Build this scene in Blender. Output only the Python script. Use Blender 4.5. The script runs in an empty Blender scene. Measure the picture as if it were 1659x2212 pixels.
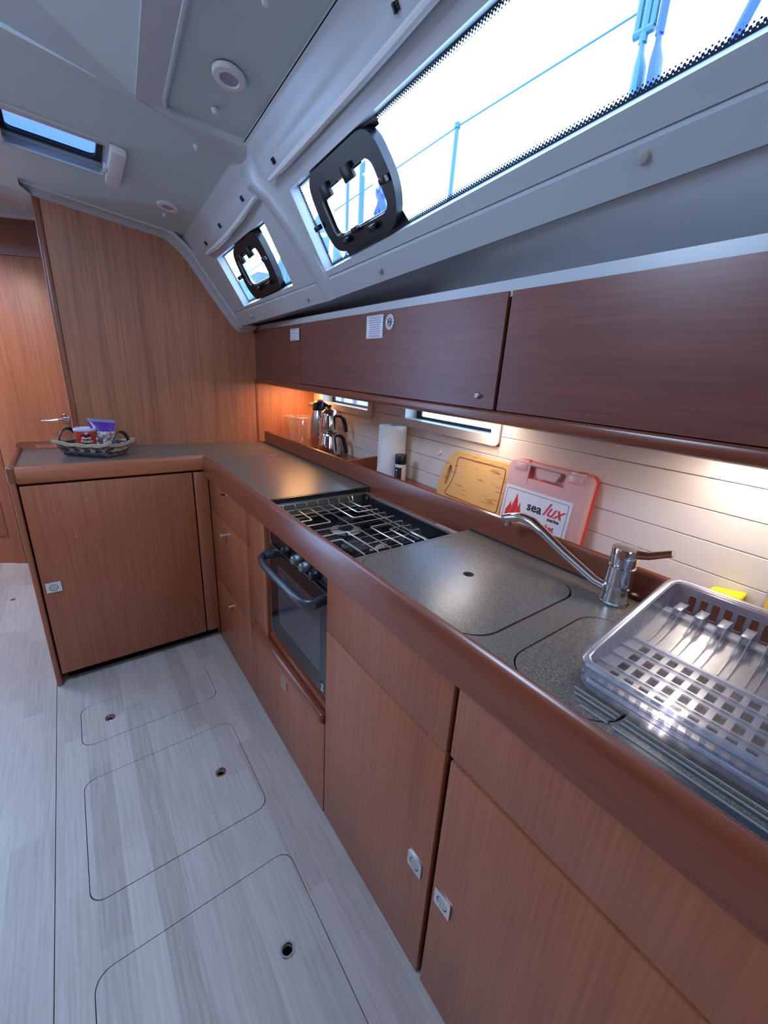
import bpy, bmesh, math, random
from mathutils import Vector, Matrix
random.seed(7)
S = bpy.context.scene
COL = S.collection
PI = math.pi

# ------------------------------------------------------------------ camera
RCW = Matrix(((0.8028915725273695, -0.5934099810625422, 0.05683060038290103),
              (-0.14534771984967607, -0.2873262967804597, -0.9467405344195037),
              (0.5781342085528479, 0.7518697982721346, -0.31694264993400884)))
cam_d = bpy.data.cameras.new('camera')
cam_d.sensor_fit = 'VERTICAL'
cam_d.sensor_height = 24.0
cam_d.lens = 886.19 / 2212.0 * 24.0
cam_d.clip_start = 0.01
cam_d.clip_end = 500
cam = bpy.data.objects.new('camera', cam_d)
COL.objects.link(cam)
m = Matrix((RCW[0], -RCW[1], -RCW[2])).transposed().to_4x4()
m.translation = (0, 0, 1.3)
cam.matrix_world = m
S.camera = cam

# ------------------------------------------------------------------ world, lights, exposure
S.view_settings.view_transform = 'Standard'
S.view_settings.look = 'None'
S.view_settings.exposure = 0.40
S.view_settings.gamma = 1.0
S.view_settings.use_curve_mapping = False
W = bpy.data.worlds.new('sky')
S.world = W
W.use_nodes = True
nt = W.node_tree
nt.nodes.clear()
wo = nt.nodes.new('ShaderNodeOutputWorld')
bg = nt.nodes.new('ShaderNodeBackground')
tc = nt.nodes.new('ShaderNodeTexCoord')
nz = nt.nodes.new('ShaderNodeTexNoise')
nz.inputs['Scale'].default_value = 2.2
nz.inputs['Detail'].default_value = 4
cr = nt.nodes.new('ShaderNodeValToRGB')
cr.color_ramp.elements[0].position = 0.36
cr.color_ramp.elements[0].color = (0.22, 0.48, 1.0, 1)
cr.color_ramp.elements[1].position = 0.60
cr.color_ramp.elements[1].color = (0.52, 0.72, 1.0, 1)
nt.links.new(tc.outputs['Generated'], nz.inputs['Vector'])
nt.links.new(nz.outputs['Fac'], cr.inputs['Fac'])
nt.links.new(cr.outputs['Color'], bg.inputs['Color'])
bg.inputs['Strength'].default_value = 6.5
nt.links.new(bg.outputs['Background'], wo.inputs['Surface'])


def area(name, loc, target, sx, sy, power, color, portal=False, spread=None):
    d = bpy.data.lights.new(name, 'AREA')
    d.shape = 'RECTANGLE'
    d.size, d.size_y = sx, sy
    d.energy = power
    d.color = color
    if spread:
        d.spread = spread
    if portal:
        d.cycles.is_portal = True
    o = bpy.data.objects.new(name, d)
    COL.objects.link(o)
    o.location = loc
    v = Vector(target) - Vector(loc)
    o.rotation_euler = v.to_track_quat('-Z', 'Y').to_euler()
    return o


# daylight entering by the companionway behind the camera, by the deck hatch
area('companionway_daylight', (-0.45, -1.52, 1.55), (-0.1, 1.2, 0.7), 0.7, 1.0, 6.8, (0.60, 0.74, 1.0))
area('added_sheen_light', (-1.95, 1.30, 1.60), (0.6, 0.6, 1.35), 1.0, 0.16, 0.9, (0.42, 0.60, 1.0))  # added lamp for a bluish sheen on the overhead doors; port wall is closed
area('deck_hatch_daylight', (-0.72, 0.95, 1.96), (-0.45, 1.05, 0.0), 0.5, 0.5, 11, (0.58, 0.74, 1.0))
# sky portals in the galley windows
area('window_portal', (0.72, 0.60, 1.75), (0.1, 0.5, 1.25), 1.6, 0.25, 1, (1, 1, 1), portal=True)
area('window_portal.001', (0.70, 1.77, 1.68), (0.1, 1.7, 1.25), 0.5, 0.25, 1, (1, 1, 1), portal=True)

try:
    S.cycles.max_bounces = 10
    S.cycles.transparent_max_bounces = 24
    S.cycles.sample_clamp_indirect = 6.0
    S.cycles.caustics_reflective = False
    S.cycles.caustics_refractive = False
    S.cycles.use_denoising = True
except Exception:
    pass


# ------------------------------------------------------------------ mesh helpers
class MB:
    def __init__(s, fn=None):
        s.v, s.f, s.fn, s.uv = [], [], fn, None

    def add(s, vs, fs, fn=None):
        b = len(s.v)
        g = fn or s.fn
        s.v += [tuple(g(*p)) for p in vs] if g else [tuple(p) for p in vs]
        s.f += [tuple(b + i for i in q) for q in fs]
        return s

    def box(s, x0, x1, y0, y1, z0, z1, bev=0.0, seg=2, fn=None):
        x0, x1 = min(x0, x1), max(x0, x1)
        y0, y1 = min(y0, y1), max(y0, y1)
        z0, z1 = min(z0, z1), max(z0, z1)
        bm = bmesh.new()
        bmesh.ops.create_cube(bm, size=1.0)
        for v in bm.verts:
            v.co = Vector(((x0 + x1) / 2 + v.co.x * (x1 - x0), (y0 + y1) / 2 + v.co.y * (y1 - y0), (z0 + z1) / 2 + v.co.z * (z1 - z0)))
        if bev > 0:
            bev = min(bev, 0.45 * min(x1 - x0, y1 - y0, z1 - z0))
            bmesh.ops.bevel(bm, geom=bm.edges[:], offset=bev, segments=seg, affect='EDGES', profile=0.5)
        s.frombm(bm, fn)
        return s

    def frombm(s, bm, fn=None):
        bm.verts.index_update()
        s.add([tuple(v.co) for v in bm.verts], [tuple(v.index for v in f.verts) for f in bm.faces], fn)
        bm.free()
        return s

    def plate(s, outer, holes, w0, w1, fn=None):
        """flat plate in (u,v) with holes, thickness w0..w1"""
        bm = bmesh.new()
        edges, loops = [], []
        for lp in [outer] + list(holes):
            vs = [bm.verts.new((p[0], p[1], w1)) for p in lp]
            loops.append(vs)
            for i in range(len(vs)):
                edges.append(bm.edges.new((vs[i], vs[(i + 1) % len(vs)])))
        bmesh.ops.triangle_fill(bm, use_beauty=True, use_dissolve=False, edges=edges, normal=(0, 0, 1))
        tops = list(bm.faces)
        mp = {}
        for lp in loops:
            for v in lp:
                mp[v] = bm.verts.new((v.co.x, v.co.y, w0))
        for f in tops:
            vs = [mp[v] for v in f.verts]
            bm.faces.new(vs[::-1])
        for lp in loops:
            n = len(lp)
            for i in range(n):
                a, b = lp[i], lp[(i + 1) % n]
                try:
                    bm.faces.new((a, b, mp[b], mp[a]))
                except ValueError:
                    pass
        bmesh.ops.recalc_face_normals(bm, faces=bm.faces[:])
        s.frombm(bm, fn)
        return s

    def tube(s, pts, r, n=10, closed=False, fn=None, caps=True, flat=None):
        """r: number or list; flat=(scale_a, scale_b) of the section"""
        P = [Vector(fn(*p)) if fn else (Vector(s.fn(*p)) if s.fn else Vector(p)) for p in pts]
        m_ = len(P)
        rr = r if isinstance(r, (list, tuple)) else [r] * m_
        T = []
        for i in range(m_):
            if closed:
                t = P[(i + 1) % m_] - P[i - 1]
            else:
                t = P[min(i + 1, m_ - 1)] - P[max(i - 1, 0)]
            T.append(t.normalized())
        up = Vector((0, 0, 1)) if abs(T[0].z) < 0.9 else Vector((1, 0, 0))
        a = (up - T[0] * up.dot(T[0])).normalized()
        base = len(s.v)
        fa, fb = flat if flat else (1, 1)
        for i in range(m_):
            a = (a - T[i] * a.dot(T[i])).normalized()
            b = T[i].cross(a)
            for k in range(n):
                t = 2 * PI * k / n
                s.v.append(tuple(P[i] + a * (rr[i] * fa * math.cos(t)) + b * (rr[i] * fb * math.sin(t))))
        for i in range(m_ if closed else m_ - 1):
            j = (i + 1) % m_
            for k in range(n):
                l = (k + 1) % n
                s.f.append((base + i * n + k, base + i * n + l, base + j * n + l, base + j * n + k))
        if caps and not closed:
            s.f.append(tuple(base + k for k in range(n))[::-1])
            s.f.append(tuple(base + (m_ - 1) * n + k for k in range(n)))
        return s

    def lathe(s, prof, c, n=32, fn=None, axis='z', caps=True):
        """prof: (radius, height) pairs around a vertical axis through c"""
        vs, fs = [], []
        m_ = len(prof)
        for r, h in prof:
            for k in range(n):
                t = 2 * PI * k / n
                a, b = r * math.cos(t), r * math.sin(t)
                if axis == 'z':
                    vs.append((c[0] + a, c[1] + b, c[2] + h))
                elif axis == 'x':
                    vs.append((c[0] + h, c[1] + a, c[2] + b))
                else:
                    vs.append((c[0] + b, c[1] + h, c[2] + a))
        for i in range(m_ - 1):
            for k in range(n):
                l = (k + 1) % n
                fs.append((i * n + k, i * n + l, (i + 1) * n + l, (i + 1) * n + k))
        if caps and prof[0][0] > 1e-6:
            fs.append(tuple(range(n))[::-1])
        if caps and prof[-1][0] > 1e-6:
            fs.append(tuple((m_ - 1) * n + k for k in range(n)))
        s.add(vs, fs, fn)
        return s

    def grid(s, rows, fn=None):
        """rows of points -> quad strip surface"""
        n = len(rows[0])
        vs = [p for r in rows for p in r]
        fs = [(i * n + k, i * n + k + 1, (i + 1) * n + k + 1, (i + 1) * n + k) for i in range(len(rows) - 1) for k in range(n - 1)]
        s.add(vs, fs, fn)
        return s

    def text(s, txt, size, place, depth=0.0006, shear=0.0, bold=0.0, align='LEFT', squeeze=1.0):
        cu = bpy.data.curves.new('t', 'FONT')
        cu.body = txt
        cu.size = size
        cu.extrude = depth
        cu.shear = shear
        cu.offset = bold
        cu.align_x = align
        cu.resolution_u = 2
        o = bpy.data.objects.new('t', cu)
        COL.objects.link(o)
        dg = bpy.context.evaluated_depsgraph_get()
        me = bpy.data.meshes.new_from_object(o.evaluated_get(dg))
        s.add([(v.co.x * squeeze, v.co.y, v.co.z) for v in me.vertices], [tuple(p.vertices) for p in me.polygons], place)
        bpy.data.meshes.remove(me)
        bpy.data.objects.remove(o)
        bpy.data.curves.remove(cu)
        return s


def rrect(u0, u1, v0, v1, r=0.0, n=5):
    if r <= 0:
        return [(u0, v0), (u1, v0), (u1, v1), (u0, v1)]
    out = []
    for cx, cy, a0 in ((u1 - r, v0 + r, -PI / 2), (u1 - r, v1 - r, 0), (u0 + r, v1 - r, PI / 2), (u0 + r, v0 + r, PI)):
        for k in range(n + 1):
            a = a0 + PI / 2 * k / n
            out.append((cx + r * math.cos(a), cy + r * math.sin(a)))
    return out


def rpoly(pts, r, n=4):
    """round the corners of a polygon; r may be a list"""
    out = []
    m_ = len(pts)
    for i in range(m_):
        rr = r[i] if isinstance(r, (list, tuple)) else r
        p = Vector(pts[i]); a = Vector(pts[i - 1]); b = Vector(pts[(i + 1) % m_])
        if rr <= 0:
            out.append(tuple(p)); continue
        da, db = (a - p), (b - p)
        rr = min(rr, 0.49 * da.length, 0.49 * db.length)
        pa, pb = p + da.normalized() * rr, p + db.normalized() * rr
        for k in range(n + 1):
            t = k / n
            out.append(tuple(pa * (1 - t) ** 2 + p * 2 * t * (1 - t) + pb * t * t))
    return out


def circ(cx, cy, r, n=20, ry=None):
    return [(cx + r * math.cos(2 * PI * k / n), cy + (ry or r) * math.sin(2 * PI * k / n)) for k in range(n)]


def obj(name, mb, mat, parent=None, label=None, kind=None, angle=35, center=True, smooth=True):
    me = bpy.data.meshes.new(name)
    if parent is not None:
        off = Vector(parent['_loc'])
    elif center and mb.v:
        xs, ys, zs = zip(*mb.v)
        off = Vector(((min(xs) + max(xs)) / 2, (min(ys) + max(ys)) / 2, min(zs)))
    else:
        off = Vector((0, 0, 0))
    me.from_pydata([tuple(Vector(p) - off) for p in mb.v], [], mb.f)
    if mb.uv:
        ul = me.uv_layers.new(name='UVMap')
        for l in me.loops:
            ul.data[l.index].uv = mb.uv[l.vertex_index][:2]
        if len(mb.uv[0]) > 2:
            u2 = me.uv_layers.new(name='Edge')
            for l in me.loops:
                u2.data[l.index].uv = (mb.uv[l.vertex_index][2], 0)
    bm = bmesh.new()
    bm.from_mesh(me)
    bmesh.ops.recalc_face_normals(bm, faces=bm.faces[:])
    bm.to_mesh(me)
    bm.free()
    me.materials.append(mat)
    if smooth:
        me.polygons.foreach_set('use_smooth', [True] * len(me.polygons))
        try:
            me.set_sharp_from_angle(angle=math.radians(angle))
        except Exception:
            pass
    o = bpy.data.objects.new(name, me)
    COL.objects.link(o)
    if parent is not None:
        o.parent = parent
        o['_loc'] = parent['_loc']
    else:
        o.location = off
        o['_loc'] = tuple(off)
    if label:
        o['label'] = label
    if kind:
        o['kind'] = kind
    return o


def thing(name, label, cat, loc, group=None):
    o = bpy.data.objects.new(name, None)
    COL.objects.link(o)
    o.location = loc
    o['_loc'] = tuple(loc)
    o['label'] = label
    o['category'] = cat
    o.empty_display_size = 0.05
    if group:
        o['group'] = group
    return o


def tag(o, label, cat, group=None):
    o['label'] = label
    o['category'] = cat
    if group:
        o['group'] = group
    return o


def struct(name, mb, mat, label=None):
    o = obj(name, mb, mat, kind='structure')
    if label:
        o['label'] = label
    return o


def structroot(name, loc=(0, 0, 0), label=None):
    o = bpy.data.objects.new(name, None)
    COL.objects.link(o)
    o.location = loc
    o['_loc'] = tuple(loc)
    o['kind'] = 'structure'
    if label:
        o['label'] = label
    return o


# ------------------------------------------------------------------ materials
def srgb(r, g, b):
    def c(x):
        x /= 255.0
        return x / 12.92 if x <= 0.04045 else ((x + 0.055) / 1.055) ** 2.4
    return (c(r), c(g), c(b), 1)


def mat(name, col, rough=0.5, metal=0.0, spec=0.5, coat=0.0, bump=0.0, bscale=200, var=0.0, vscale=30, emit=None):
    M = bpy.data.materials.new(name)
    M.use_nodes = True
    n = M.node_tree
    p = n.nodes['Principled BSDF']
    p.inputs['Base Color'].default_value = col
    p.inputs['Roughness'].default_value = rough
    p.inputs['Metallic'].default_value = metal
    p.inputs['Specular IOR Level'].default_value = spec
    p.inputs['Coat Weight'].default_value = coat
    if emit:
        p.inputs['Emission Color'].default_value = emit[0]
        p.inputs['Emission Strength'].default_value = emit[1]
    if bump or var:
        t = n.nodes.new('ShaderNodeTexCoord')
        z = n.nodes.new('ShaderNodeTexNoise')
        z.inputs['Scale'].default_value = bscale
        z.inputs['Detail'].default_value = 3
        n.links.new(t.outputs['Object'], z.inputs['Vector'])
        if bump:
            b = n.nodes.new('ShaderNodeBump')
            b.inputs['Strength'].default_value = bump
            b.inputs['Distance'].default_value = 0.002
            n.links.new(z.outputs['Fac'], b.inputs['Height'])
            n.links.new(b.outputs['Normal'], p.inputs['Normal'])
        if var:
            z2 = n.nodes.new('ShaderNodeTexNoise')
            z2.inputs['Scale'].default_value = vscale
            z2.inputs['Detail'].default_value = 4
            n.links.new(t.outputs['Object'], z2.inputs['Vector'])
            r = n.nodes.new('ShaderNodeValToRGB')
            r.color_ramp.elements[0].position = 0.3
            r.color_ramp.elements[1].position = 0.7
            r.color_ramp.elements[0].color = tuple(c * (1 - var) for c in col[:3]) + (1,)
            r.color_ramp.elements[1].color = tuple(min(1, c * (1 + var)) for c in col[:3]) + (1,)
            n.links.new(z2.outputs['Fac'], r.inputs['Fac'])
            n.links.new(r.outputs['Color'], p.inputs['Base Color'])
    return M


def wood(name, c1, c2, axis='z', rough=0.38, fine=170, coat=0.15, streak=0.5):
    M = bpy.data.materials.new(name)
    M.use_nodes = True
    n = M.node_tree
    p = n.nodes['Principled BSDF']
    t = n.nodes.new('ShaderNodeTexCoord')
    mp = n.nodes.new('ShaderNodeMapping')
    lo = 3.0
    sc = {'x': (lo, fine, fine), 'y': (fine, lo, fine), 'z': (fine, fine, lo)}[axis]
    mp.inputs['Scale'].default_value = sc
    z = n.nodes.new('ShaderNodeTexNoise')
    z.inputs['Scale'].default_value = 1.0
    z.inputs['Detail'].default_value = 3
    z.inputs['Roughness'].default_value = 0.6
    mp2 = n.nodes.new('ShaderNodeMapping')
    mp2.inputs['Scale'].default_value = tuple(v * 0.13 if v > 10 else v * 0.25 for v in sc)
    z2 = n.nodes.new('ShaderNodeTexNoise')
    z2.inputs['Scale'].default_value = 1.0
    z2.inputs['Detail'].default_value = 2
    mx = n.nodes.new('ShaderNodeMath')
    mx.operation = 'MULTIPLY_ADD'
    mx.inputs[1].default_value = streak
    r = n.nodes.new('ShaderNodeValToRGB')
    r.color_ramp.elements[0].position = 0.42
    r.color_ramp.elements[1].position = 0.92
    r.color_ramp.elements[0].color = c2
    r.color_ramp.elements[1].color = c1
    n.links.new(t.outputs['Object'], mp.inputs['Vector'])
    n.links.new(t.outputs['Object'], mp2.inputs['Vector'])
    n.links.new(mp.outputs['Vector'], z.inputs['Vector'])
    n.links.new(mp2.outputs['Vector'], z2.inputs['Vector'])
    n.links.new(z2.outputs['Fac'], mx.inputs[0])
    n.links.new(z.outputs['Fac'], mx.inputs[2])
    n.links.new(mx.outputs[0], r.inputs['Fac'])
    n.links.new(r.outputs['Color'], p.inputs['Base Color'])
    p.inputs['Roughness'].default_value = rough
    p.inputs['Coat Weight'].default_value = coat
    p.inputs['Coat Roughness'].default_value = 0.3
    return M


def clear(name, tint, body, transp=0.6, rough=0.1, gloss=0.06):
    """thin see-through sheet: transparent + a little diffuse body + fresnel gloss"""
    M = bpy.data.materials.new(name)
    M.use_nodes = True
    n = M.node_tree
    n.nodes.clear()
    out = n.nodes.new('ShaderNodeOutputMaterial')
    tr = n.nodes.new('ShaderNodeBsdfTransparent')
    tr.inputs['Color'].default_value = tint
    df = n.nodes.new('ShaderNodeBsdfPrincipled')
    df.inputs['Base Color'].default_value = body
    df.inputs['Roughness'].default_value = rough
    gl = n.nodes.new('ShaderNodeBsdfGlossy')
    gl.inputs['Roughness'].default_value = rough
    m1 = n.nodes.new('ShaderNodeMixShader')
    m1.inputs['Fac'].default_value = 1 - transp
    lw = n.nodes.new('ShaderNodeLayerWeight')
    lw.inputs['Blend'].default_value = 0.25
    mu = n.nodes.new('ShaderNodeMath')
    mu.operation = 'MULTIPLY_ADD'
    mu.inputs[1].default_value = 0.5
    mu.inputs[2].default_value = gloss
    m2 = n.nodes.new('ShaderNodeMixShader')
    n.links.new(tr.outputs[0], m1.inputs[1])
    n.links.new(df.outputs[0], m1.inputs[2])
    n.links.new(m1.outputs[0], m2.inputs[1])
    n.links.new(gl.outputs[0], m2.inputs[2])
    n.links.new(lw.outputs['Facing'], mu.inputs[0])
    n.links.new(mu.outputs[0], m2.inputs['Fac'])
    n.links.new(m2.outputs[0], out.inputs['Surface'])
    return M


WC1, WC2 = srgb(166, 99, 68), srgb(139, 77, 53)
M_wood = wood('mahogany_vertical', WC1, WC2, 'z')
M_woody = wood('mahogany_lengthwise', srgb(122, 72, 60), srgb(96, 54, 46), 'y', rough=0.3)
M_bulk = wood('mahogany_bulkhead', srgb(182, 118, 84), srgb(138, 83, 57), 'z', fine=130, rough=0.42)
M_solid = wood('solid_mahogany_lengthwise', srgb(128, 68, 47), srgb(82, 40, 29), 'y', fine=70, rough=0.22, coat=0.3, streak=0.8)
M_solidx = wood('solid_mahogany_across', srgb(168, 96, 62), srgb(110, 56, 38), 'x', fine=70, rough=0.28, coat=0.3, streak=0.8)
M_solidz = wood('solid_mahogany_upright', srgb(160, 92, 64), srgb(112, 60, 42), 'z', fine=70, rough=0.3, coat=0.2)
M_dark = mat('gap_shadow', (0.004, 0.003, 0.003, 1), 0.9, spec=0.1)
M_gel = mat('white_gelcoat', (0.50, 0.54, 0.57, 1), 0.26, spec=0.5)
M_panel = mat('ceiling_vinyl', (0.54, 0.65, 0.66, 1), 0.55, bump=0.12, bscale=900)
M_slat = mat('cream_slat', (0.78, 0.72, 0.66, 1), 0.4)
M_frame = mat('cream_frame', (0.75, 0.72, 0.67, 1), 0.35)
M_chrome = mat('chrome', (0.75, 0.76, 0.78, 1), 0.1, 1.0)
M_steel = mat('brushed_steel', (0.62, 0.60, 0.58, 1), 0.25, 1.0)
M_wire = mat('grate_wire', (0.72, 0.68, 0.62, 1), 0.28, 1.0)
M_bplate = mat('burner_plate', (0.50, 0.46, 0.40, 1), 0.4, 0.35)
M_black = mat('black_enamel', (0.012, 0.013, 0.016, 1), 0.25)
M_blackp = mat('black_plastic', (0.007, 0.008, 0.011, 1), 0.32)
M_handle = mat('oven_handle', (0.035, 0.045, 0.055, 1), 0.3)
M_whitep = mat('white_plastic', (0.75, 0.76, 0.77, 1), 0.35)
M_paper = mat('paper_towel', (0.85, 0.84, 0.83, 1), 0.9, bump=0.5, bscale=260)
M_red = mat('red_plastic', (0.65, 0.03, 0.04, 1), 0.35)
M_ink = mat('black_ink', (0.01, 0.01, 0.012, 1), 0.6)
M_redink = mat('red_ink', (0.70, 0.03, 0.03, 1), 0.6)
M_label = mat('label_paper', (0.72, 0.73, 0.78, 1), 0.5)
M_inkgrey = mat('grey_ink', (0.12, 0.11, 0.16, 1), 0.6)
M_yellow = mat('yellow_sponge', (0.80, 0.68, 0.02, 1), 0.9, bump=0.6, bscale=400)
M_burl = mat('burlap', (0.42, 0.34, 0.25, 1), 0.95, bump=0.6, bscale=500, var=0.25, vscale=200)
M_wick = mat('black_wicker', (0.03, 0.028, 0.03, 1), 0.4)
M_wick2 = mat('grey_wicker', (0.10, 0.10, 0.12, 1), 0.4)
M_canred = mat('red_can', (0.55, 0.05, 0.03, 1), 0.4)
M_purple = mat('purple_film', (0.11, 0.02, 0.30, 1), 0.25)
M_nut = mat('pale_nut', (0.55, 0.46, 0.42, 1), 0.5, var=0.3, vscale=120)
M_glass = clear('window_glass', (0.97, 0.99, 1, 1), (0.8, 0.9, 1, 1), 1.0, 0.02, 0.02)
M_hatchglass = clear('skylight_acrylic', (0.31, 0.38, 0.50, 1), (0.2, 0.4, 0.8, 1), 0.99, 0.05, 0.02)
M_bowl = clear('clear_plastic', (0.97, 0.96, 0.96, 1), (0.8, 0.78, 0.78, 1), 0.955, 0.05, 0.02)
M_rack = clear('translucent_plastic', (0.90, 0.91, 0.96, 1), (0.46, 0.48, 0.56, 1), 0.76, 0.28, 0.05)
M_sheet = clear('thin_clear_sheet', (0.93, 0.94, 0.97, 1), (0.46, 0.48, 0.56, 1), 0.84, 0.35, 0.03)
M_frost = clear('frosted_case', (1.0, 0.88, 0.86, 1), (1.0, 0.66, 0.60, 1), 0.50, 0.3, 0.03)
M_case_in = mat('pink_lining', (0.92, 0.20, 0.18, 1), 0.6)
M_ovglass = mat('oven_glass', (0.012, 0.012, 0.013, 1), 0.06, spec=0.8)
M_ovwin = mat('oven_window', (0.06, 0.06, 0.065, 1), 0.08, spec=0.8)
M_rope = mat('blue_rigging', (0.012, 0.06, 0.32, 1), 0.5)
M_rig = mat('rigging_steel', (0.035, 0.13, 0.17, 1), 0.5)
M_hill = mat('hazy_hill', (0.08, 0.13, 0.15, 1), 1.0, var=0.35, vscale=0.25)
M_sea = mat('harbour_water', (0.30, 0.46, 0.52, 1), 0.3)
M_warm = mat('lamp_lens', (1, 0.8, 0.5, 1), 0.5, emit=((1.0, 0.72, 0.42, 1), 1.2))
M_lens = mat('lamp_lens_off', (0.36, 0.39, 0.46, 1), 0.4)
M_scratch = mat('worn_edge', (0.5, 0.45, 0.42, 1), 0.5)


def floor_mat():
    M = bpy.data.materials.new('bleached_floorboard')
    M.use_nodes = True
    n = M.node_tree
    p = n.nodes['Principled BSDF']
    g = n.nodes.new('ShaderNodeNewGeometry')
    sx = n.nodes.new('ShaderNodeSeparateXYZ')
    n.links.new(g.outputs['Position'], sx.inputs[0])

    def math_(op, a, b=None, c=None):
        q = n.nodes.new('ShaderNodeMath')
        q.operation = op
        for i, v in enumerate((a, b, c)):
            if v is None:
                continue
            if isinstance(v, (int, float)):
                q.inputs[i].default_value = v
            else:
                n.links.new(v, q.inputs[i])
        return q.outputs[0]
    col = math_('FLOOR', math_('DIVIDE', sx.outputs['X'], 0.062))
    offs = n.nodes.new('ShaderNodeTexWhiteNoise')
    offs.noise_dimensions = '1D'
    n.links.new(col, offs.inputs['W'])
    yy = math_('ADD', math_('DIVIDE', sx.outputs['Y'], 0.55), math_('MULTIPLY', offs.outputs['Value'], 7.0))
    row = math_('FLOOR', yy)
    cm = n.nodes.new('ShaderNodeCombineXYZ')
    n.links.new(col, cm.inputs[0])
    n.links.new(row, cm.inputs[1])
    tone = n.nodes.new('ShaderNodeTexWhiteNoise')
    tone.noise_dimensions = '2D'
    n.links.new(cm.outputs[0], tone.inputs['Vector'])
    mp = n.nodes.new('ShaderNodeMapping')
    mp.inputs['Scale'].default_value = (150, 5, 1)
    n.links.new(g.outputs['Position'], mp.inputs['Vector'])
    z = n.nodes.new('ShaderNodeTexNoise')
    z.inputs['Scale'].default_value = 1
    z.inputs['Detail'].default_value = 4
    z.inputs['Roughness'].default_value = 0.65
    n.links.new(mp.outputs[0], z.inputs['Vector'])
    f = math_('ADD', math_('MULTIPLY', tone.outputs['Value'], 0.30), math_('MULTIPLY', z.outputs['Fac'], 0.85))
    r = n.nodes.new('ShaderNodeValToRGB')
    r.color_ramp.elements[0].position = 0.28
    r.color_ramp.elements[1].position = 0.85
    r.color_ramp.elements[0].color = (0.325, 0.29, 0.27, 1)
    r.color_ramp.elements[1].color = (0.55, 0.51, 0.48, 1)
    n.links.new(f, r.inputs['Fac'])
    n.links.new(r.outputs['Color'], p.inputs['Base Color'])
    p.inputs['Roughness'].default_value = 0.36
    return M


def counter_mat():
    M = bpy.data.materials.new('speckled_worktop')
    M.use_nodes = True
    n = M.node_tree
    p = n.nodes['Principled BSDF']
    g = n.nodes.new('ShaderNodeNewGeometry')
    z = n.nodes.new('ShaderNodeTexNoise')
    z.inputs['Scale'].default_value = 420
    z.inputs['Detail'].default_value = 3
    z2 = n.nodes.new('ShaderNodeTexNoise')
    z2.inputs['Scale'].default_value = 9
    z2.inputs['Detail'].default_value = 3
    for q in (z, z2):
        n.links.new(g.outputs['Position'], q.inputs['Vector'])
    r = n.nodes.new('ShaderNodeValToRGB')
    r.color_ramp.elements[0].position = 0.38
    r.color_ramp.elements[1].position = 0.68
    r.color_ramp.elements[0].color = (0.088, 0.075, 0.063, 1)
    r.color_ramp.elements[1].color = (0.235, 0.198, 0.163, 1)
    n.links.new(z.outputs['Fac'], r.inputs['Fac'])
    n.links.new(r.outputs['Color'], p.inputs['Base Color'])
    p.inputs['Roughness'].default_value = 0.29
    p.inputs['Specular IOR Level'].default_value = 0.42
    return M


def bamboo_mat():
    M = bpy.data.materials.new('bamboo')
    M.use_nodes = True
    n = M.node_tree
    p = n.nodes['Principled BSDF']
    t = n.nodes.new('ShaderNodeTexCoord')
    mp = n.nodes.new('ShaderNodeMapping')
    mp.inputs['Scale'].default_value = (40, 14, 90)
    z = n.nodes.new('ShaderNodeTexNoise')
    z.inputs['Scale'].default_value = 1
    z.inputs['Detail'].default_value = 2
    r = n.nodes.new('ShaderNodeValToRGB')
    r.color_ramp.elements[0].position = 0.28
    r.color_ramp.elements[1].position = 0.42
    r.color_ramp.elements[0].color = srgb(160, 104, 50)
    r.color_ramp.elements[1].color = srgb(222, 172, 104)
    n.links.new(t.outputs['Object'], mp.inputs['Vector'])
    n.links.new(mp.outputs[0], z.inputs['Vector'])
    n.links.new(z.outputs['Fac'], r.inputs['Fac'])
    n.links.new(r.outputs['Color'], p.inputs['Base Color'])
    p.inputs['Roughness'].default_value = 0.45
    return M


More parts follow.
